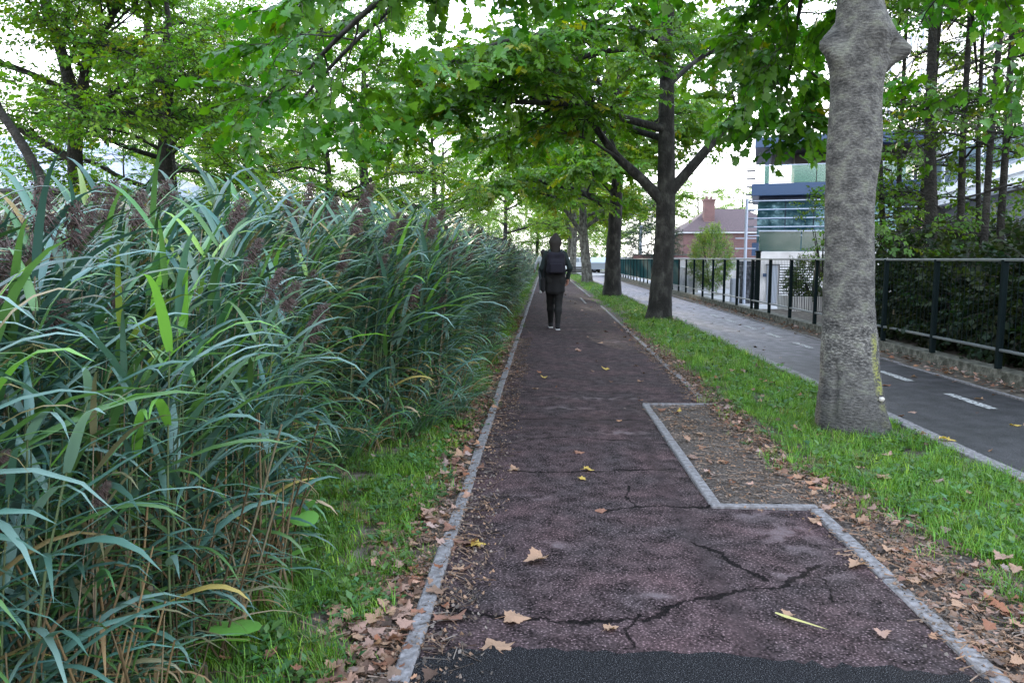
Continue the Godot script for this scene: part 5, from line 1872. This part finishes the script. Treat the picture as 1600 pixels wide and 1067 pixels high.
# ---------------------------------------------------------------- people
# bone: [a, b, radius a, radius b, colour, depth squash]
func nets(mb: MB, bones: Array, cell: float, k: float) -> void:
	var lo := Vector3(1e9, 1e9, 1e9)
	var hi := -lo
	for b in bones:
		var r := maxf(b[2], b[3]) + cell * 3.0
		for p in [b[0], b[1]]:
			lo = lo.min(p - Vector3.ONE * r)
			hi = hi.max(p + Vector3.ONE * r)
	var nx := int((hi.x - lo.x) / cell) + 2
	var ny := int((hi.y - lo.y) / cell) + 2
	var nz := int((hi.z - lo.z) / cell) + 2
	var f := PackedFloat32Array()
	f.resize(nx * ny * nz)
	f.fill(1.0)
	var best := f.duplicate()
	var own := PackedByteArray()
	own.resize(nx * ny * nz)
	for bi in bones.size():
		var b: Array = bones[bi]
		var r := maxf(b[2], b[3]) + k + cell * 2.0
		var q0: Vector3 = (b[0].min(b[1]) - Vector3.ONE * r - lo) / cell
		var q1: Vector3 = (b[0].max(b[1]) + Vector3.ONE * r - lo) / cell
		var sz: float = b[5] if b.size() > 5 else 1.0
		var a := Vector3(b[0].x, b[0].y, b[0].z * sz)
		var ba := Vector3(b[1].x, b[1].y, b[1].z * sz) - a
		var bb := maxf(ba.length_squared(), 1e-9)
		for z in range(maxi(0, int(q0.z)), mini(nz - 1, int(q1.z) + 1)):
			for y in range(maxi(0, int(q0.y)), mini(ny - 1, int(q1.y) + 1)):
				var row := (z * ny + y) * nx
				for x in range(maxi(0, int(q0.x)), mini(nx - 1, int(q1.x) + 1)):
					var p := Vector3(lo.x + x * cell, lo.y + y * cell, (lo.z + z * cell) * sz) - a
					var h := clampf(p.dot(ba) / bb, 0, 1)
					var d := (p - ba * h).length() - lerpf(b[2], b[3], h)
					var i := row + x
					var o := f[i]
					var m := maxf(k - absf(d - o), 0.0) / k
					f[i] = minf(d, o) - m * m * k * .25
					if d < best[i]:
						best[i] = d
						own[i] = bi
	var at := {}
	var step := [1, nx, nx * ny]
	for z in nz - 1:
		for y in ny - 1:
			for x in nx - 1:
				var i := (z * ny + y) * nx + x
				var s := 0
				for c in 8:
					if f[i + (c & 1) + ((c >> 1) & 1) * nx + (c >> 2) * nx * ny] < 0.0:
						s += 1
				if s == 0 or s == 8:
					continue
				var sum := Vector3.ZERO
				var cnt := 0
				for c in 8:
					for ax in 3:
						if c & (1 << ax):
							continue
						var e := c | (1 << ax)
						var fa := f[i + (c & 1) + ((c >> 1) & 1) * nx + (c >> 2) * nx * ny]
						var fb := f[i + (e & 1) + ((e >> 1) & 1) * nx + (e >> 2) * nx * ny]
						if (fa < 0.0) == (fb < 0.0):
							continue
						var t := fa / (fa - fb)
						sum += Vector3(c & 1, (c >> 1) & 1, c >> 2).lerp(Vector3(e & 1, (e >> 1) & 1, e >> 2), t)
						cnt += 1
				mb.col = bones[own[i]][4]
				at[i] = mb.vert(lo + (Vector3(x, y, z) + sum / cnt) * cell)
	for i in at.keys():
		for ax in 3:
			var j: int = i + step[ax]
			if j >= f.size() or (f[i] < 0.0) == (f[j] < 0.0):
				continue
			var u: int = step[(ax + 1) % 3]
			var w: int = step[(ax + 2) % 3]
			if not (at.has(i - u - w) and at.has(i - w) and at.has(i - u)):
				continue
			var q := [at[i - u - w], at[i - w], at[i], at[i - u]]
			if f[i] < 0.0:
				mb.tri(q[0], q[1], q[2])
				mb.tri(q[0], q[2], q[3])
			else:
				mb.tri(q[0], q[2], q[1])
				mb.tri(q[0], q[3], q[2])

func hand(mb: MB, wrist: Vector3, down: Vector3, thumb_side: Vector3, skin: Color) -> void:
	var y := down.normalized()
	var x := (thumb_side - y * thumb_side.dot(y)).normalized()      # towards the thumb
	var z := x.cross(y)                                              # towards the palm
	var b := []
	var pc := wrist + y * .045
	b.append([wrist - y * .01, wrist + y * .02, .024, .025, skin])
	b.append([pc - x * .018, pc + y * .04 - x * .022, .016, .014, skin])
	b.append([pc + x * .014, pc + y * .042 + x * .02, .017, .014, skin])
	var len := [.066, .074, .068, .052]
	for k in 4:
		var root := pc + y * .042 + x * (.026 - k * .0175)
		var j1: Vector3 = root + (y * .9 + z * .35).normalized() * len[k] * .45
		var j2: Vector3 = j1 + (y * .65 + z * .75).normalized() * len[k] * .32
		var j3: Vector3 = j2 + (y * .3 + z * .95).normalized() * len[k] * .26
		b.append([root, j1, .0092, .0085, skin])
		b.append([j1, j2, .0085, .008, skin])
		b.append([j2, j3, .008, .0068, skin])
	var tb := wrist + y * .02 + x * .022
	b.append([tb, tb + (x * .75 + y * .75).normalized() * .035, .0125, .0105, skin])
	b.append([tb + (x * .75 + y * .75).normalized() * .035, tb + (x * .75 + y * .75).normalized() * .035 + (y + z * .3).normalized() * .035, .0102, .0085, skin])
	nets(mb, b, .004, .006)

func head(mb: MB, c: Vector3, skin: Color, fwd: Vector3) -> void:
	var r := fwd.cross(Vector3.UP)
	var dk := Color(.03, .02, .018)
	var b := [[c + Vector3.UP * .02 - fwd * .02, c + Vector3.UP * .025 + fwd * .015, .093, .088, skin], [c - Vector3.UP * .03 + fwd * .03, c - Vector3.UP * .085 + fwd * .055, .068, .034, skin],
		[c - Vector3.UP * .09, c - Vector3.UP * .19 - fwd * .02, .052, .055, skin], [c + fwd * .095 + Vector3.UP * .015, c + fwd * .118 - Vector3.UP * .025, .009, .014, skin]]
	for s in [1.0, -1.0]:
		b.append([c + r * s * .033 + fwd * .092 + Vector3.UP * .018, c + r * s * .033 + fwd * .094 + Vector3.UP * .018, .011, .011, Color(.5, .48, .46)])
		b.append([c + r * s * .033 + fwd * .102 + Vector3.UP * .018, c + r * s * .033 + fwd * .1025 + Vector3.UP * .018, .005, .005, dk])
		b.append([c + r * s * .09 + Vector3.UP * .015, c + r * s * .092 - Vector3.UP * .03, .014, .009, skin])
	b.append([c + fwd * .092 - Vector3.UP * .06 - r * .018, c + fwd * .092 - Vector3.UP * .06 + r * .018, .008, .008, Color(.35, .13, .12)])
	nets(mb, b, .006, .012)

func person(called_label: String, at: Vector3, turn: float, k: float, p: Dictionary) -> Node3D:
	var t := thing("person", called_label, "person", at, turn)
	t.scale = Vector3.ONE * k
	var mb := MB.new()
	mb.use_c = true
	var skin: Color = p.skin
	var top: Color = p.top
	var leg: Color = p.leg
	# facing -z; left is -x
	var b := [
		[Vector3(-.06, .95, 0), Vector3(.06, .95, 0), .13, .13, leg, 1.1], [Vector3(-.05, 1.08, 0), Vector3(.05, 1.08, 0), .125, .125, top, 1.2], [Vector3(-.07, 1.26, -.005), Vector3(.07, 1.26, -.005), .135, .135, top, 1.2], [Vector3(-.13, 1.4, 0), Vector3(.13, 1.4, 0), .07, .07, top], [Vector3(0, 1.4, 0), Vector3(0, 1.5, -.02), .075, .055, top]]
	for s in [-1.0, 1.0]:
		var ft: Vector3 = p.feet[0 if s < 0 else 1]
		var hip := Vector3(.085 * s, .9, 0)
		var kn: Vector3 = p.knees[0 if s < 0 else 1]
		var an := ft + Vector3(0, .085, .0)
		b.append([hip, kn, .112, .07, leg])
		b.append([kn, kn.lerp(an, .35) + Vector3(0, 0, .015), .07, .066, leg])
		b.append([kn.lerp(an, .35) + Vector3(0, 0, .015), an, .066, .045, leg])
		var sh := Vector3(.17 * s, 1.4, 0)
		var el: Vector3 = p.elbows[0 if s < 0 else 1]
		var wr: Vector3 = p.wrists[0 if s < 0 else 1]
		b.append([sh, el, .056, .046, top])
		b.append([el, wr.lerp(el, .08), .046, .034, top])
	nets(mb, b, .016, .035)
	head(mb, Vector3(0, 1.605, -.03), skin, Vector3(0, 0, -1))
	for i in 2:
		var el: Vector3 = p.elbows[i]
		var wr: Vector3 = p.wrists[i]
		hand(mb, wr, (wr - el).normalized() + Vector3(0, -.4, 0), Vector3(0, 0, -1) + Vector3(.3, 0, 0) * (1 if i == 0 else -1), skin)
	var m := mat("person_skin_and_clothes", Color.WHITE, .85)
	m.vertex_color_use_as_albedo = true
	put("body", mb.mesh(m), t)
	# shoes
	for i in 2:
		var ft: Vector3 = p.feet[i]
		var sh := MB.new()
		nets(sh, [[ft + Vector3(0, .05, .05), ft + Vector3(0, .042, -.11), .042, .036, Color.WHITE], [ft + Vector3(0, .09, .025), ft + Vector3(0, .06, -.02), .04, .04, Color.WHITE]], .01, .02)
		var so := put("shoe", sh.mesh(p.shoe), t)
		var sole := MB.new()
		sole.cbox(ft + Vector3(0, .012, -.035), Vector3(.086, .026, .25), .01)
		put("sole", sole.mesh(p.sole), so)
	# hair
	var hb := MB.new()
	nets(hb, p.hair, .009, .03)
	put("hair", hb.mesh(p.hair_mat), t)
	return t

func make_people() -> void:
	var black := mat("black_cloth", lin(.006, .006, .007), .95)
	var purple := mat("backpack_cloth", lin(.006, .005, .012), .95)
	var teal := mat("teal_cloth", lin(.012, .026, .03), .85)
	var hair := mat("dark_hair", lin(.01, .007, .005), .8)
	var sole := mat("white_sole", lin(.5, .5, .5), .7)
	var c := Vector3(0, 1.605, -.03)
	var w := person("woman seen from behind in dark clothes walking away with a backpack", Vector3(.2, .0, -14.64), .06, 1.02, {
		"skin": Color(.28, .14, .1), "top": Color(.006, .012, .015), "leg": Color(.006, .006, .007), "shoe": black, "sole": sole, "hair_mat": hair,
		"feet": [Vector3(-.05, 0, -.4), Vector3(.05, .0, .06)], "knees": [Vector3(-.07, .52, -.22), Vector3(.065, .5, -.02)],
		"elbows": [Vector3(-.25, 1.14, .05), Vector3(.27, 1.15, .07)], "wrists": [Vector3(-.2, .93, -.06), Vector3(.24, .95, .0)],
		"hair": [[c + Vector3(0, .03, .03), c + Vector3(0, .035, -.01), .118, .113, Color.WHITE], [c + Vector3(0, .0, .05), c + Vector3(0, -.16, .055), .105, .085, Color.WHITE], [c + Vector3(0, .14, .03), c + Vector3(.01, .15, .04), .045, .042, Color.WHITE], [c + Vector3(.02, -.06, .08), c + Vector3(.05, -.24, .08), .04, .02, Color.WHITE]]})
	# open coat hanging to mid thigh, as its own piece of clothing
	var coat := MB.new()
	nets(coat, [[Vector3(-.09, 1.3, .0), Vector3(.09, 1.3, .0), .14, .14, Color.WHITE, 1.15], [Vector3(-.05, 1.1, .0), Vector3(.05, 1.1, .0), .15, .15, Color.WHITE, 1.1], [Vector3(-.08, 1.0, .0), Vector3(-.1, .74, .01), .105, .085, Color.WHITE], [Vector3(.08, 1.0, .0), Vector3(.1, .74, .01), .105, .085, Color.WHITE], [Vector3(0, 1.0, .03), Vector3(0, .73, .05), .11, .085, Color.WHITE], [Vector3(0, 1.0, -.03), Vector3(0, .74, -.04), .11, .08, Color.WHITE]], .014, .05)
	put("coat", coat.mesh(black), w)
	var bp := MB.new()
	nets(bp, [[Vector3(-.09, 1.38, .17), Vector3(.09, 1.38, .17), .06, .06, Color.WHITE], [Vector3(-.1, 1.12, .19), Vector3(.1, 1.12, .19), .075, .075, Color.WHITE], [Vector3(-.08, 1.24, .2), Vector3(.08, 1.24, .2), .08, .08, Color.WHITE], [Vector3(-.1, 1.38, .17), Vector3(-.1, 1.1, .18), .055, .06, Color.WHITE], [Vector3(.1, 1.38, .17), Vector3(.1, 1.1, .18), .055, .06, Color.WHITE]], .012, .05)
	var pack := put("backpack", bp.mesh(purple), w)
	var pk := MB.new()
	pk.cbox(Vector3(0, 1.15, .285), Vector3(.24, .18, .05), .02)
	put("pocket", pk.mesh(purple), pack)
	for s in [-1.0, 1.0]:
		var st := MB.new()
		st.tube(PackedVector3Array([Vector3(.1 * s, 1.4, .17), Vector3(.11 * s, 1.485, .06), Vector3(.115 * s, 1.46, -.08), Vector3(.12 * s, 1.3, -.13), Vector3(.13 * s, 1.12, .05)]), PackedFloat32Array([.022, .022, .022, .022, .018]), 6)
		put("strap", st.mesh(teal), pack)
	var bag := thing("shoulder_bag", "black bag hanging at the walking woman's left hip", "bag", Vector3(.2, 0, -14.64), .06)
	var bm := MB.new()
	bm.cbox(Vector3(-.235, .86, .03), Vector3(.09, .28, .25), .035)
	put("bag_body", bm.mesh(black), bag)
	bm = MB.new()
	bm.tube(PackedVector3Array([Vector3(-.25, .98, .12), Vector3(-.2, 1.2, .14), Vector3(-.13, 1.5, .06), Vector3(-.13, 1.48, -.07), Vector3(-.2, 1.15, -.14), Vector3(-.25, .98, -.07)]), PackedFloat32Array([.012, .012, .012, .012, .012, .012]), 6)
	put("bag_strap", bm.mesh(black), bag)
	person("person in a pale grey top farther along the path, half hidden behind the woman", Vector3(-.06, .0, -30.5), -.05, .98, {
		"skin": Color(.25, .13, .09), "top": Color(.42, .45, .48), "leg": Color(.05, .06, .08), "shoe": mat("pale_shoe", lin(.4, .4, .4), .7), "sole": sole, "hair_mat": hair,
		"feet": [Vector3(-.09, 0, .12), Vector3(.08, .0, -.3)], "knees": [Vector3(-.09, .5, .03), Vector3(.085, .52, -.18)],
		"elbows": [Vector3(-.28, 1.16, .04), Vector3(.27, 1.15, .02)], "wrists": [Vector3(-.33, .94, -.02), Vector3(.26, .93, -.1)],
		"hair": [[c + Vector3(0, .03, .03), c + Vector3(0, .035, -.01), .108, .104, Color.WHITE], [c + Vector3(0, .0, .06), c + Vector3(0, -.16, .06), .09, .07, Color.WHITE]]})

# ---------------------------------------------------------------- main
func _ready() -> void:
	rng.seed = 7
	var cam := Camera3D.new()
	cam.name = "camera"
	cam.fov = 47.93
	cam.far = 2000.0
	cam.near = 0.05
	cam.position = Vector3(0, 1.35, 0)
	cam.rotation_degrees = Vector3(-6.16, 2.42, 0)
	cam.current = true
	add_child(cam)
	var sky := ProceduralSkyMaterial.new()
	sky.sky_top_color = Color(.78, .85, .95)
	sky.sky_horizon_color = Color(1.0, .98, .96)
	sky.sky_curve = 0.25
	sky.ground_bottom_color = Color(.25, .25, .2)
	sky.ground_horizon_color = Color(.7, .7, .68)
	sky.sky_energy_multiplier = 1.9
	var env := Environment.new()
	env.background_mode = Environment.BG_SKY
	env.sky = Sky.new()
	env.sky.sky_material = sky
	env.tonemap_mode = Environment.TONE_MAPPER_LINEAR
	env.tonemap_exposure = 1.17
	env.sdfgi_enabled = true
	env.ssao_enabled = true
	env.ssil_enabled = true
	var we := WorldEnvironment.new()
	we.name = "environment"
	we.environment = env
	add_child(we)
	var sun := DirectionalLight3D.new()
	sun.name = "sun"
	sun.light_color = Color(1.0, .93, .82)
	sun.light_energy = 1.1
	sun.light_angular_distance = 0.6
	sun.sky_mode = DirectionalLight3D.SKY_MODE_LIGHT_ONLY
	sun.shadow_enabled = true
	var el := deg_to_rad(11.5)
	var az := deg_to_rad(12.8)
	var to_sun := Vector3(-sin(az) * cos(el), sin(el), -cos(az) * cos(el))
	sun.basis = Basis.looking_at(-to_sun)
	add_child(sun)
	var t0 := Time.get_ticks_msec()
	make_materials()
	mat("glass_pale", lin(.16, .22, .26), .1).metallic_specular = .9
	print("materials ", Time.get_ticks_msec() - t0)
	make_ground()
	make_buildings()
	make_fence()
	print("built ", Time.get_ticks_msec() - t0)
	make_avenue()
	print("avenue ", Time.get_ticks_msec() - t0)
	make_other_trees()
	print("trees ", Time.get_ticks_msec() - t0)
	make_reeds()
	print("reeds ", Time.get_ticks_msec() - t0)
	make_grass()
	make_bindweed()
	make_fallen()
	print("grass ", Time.get_ticks_msec() - t0)
	make_vehicles()
	make_people()
	print("all ", Time.get_ticks_msec() - t0)
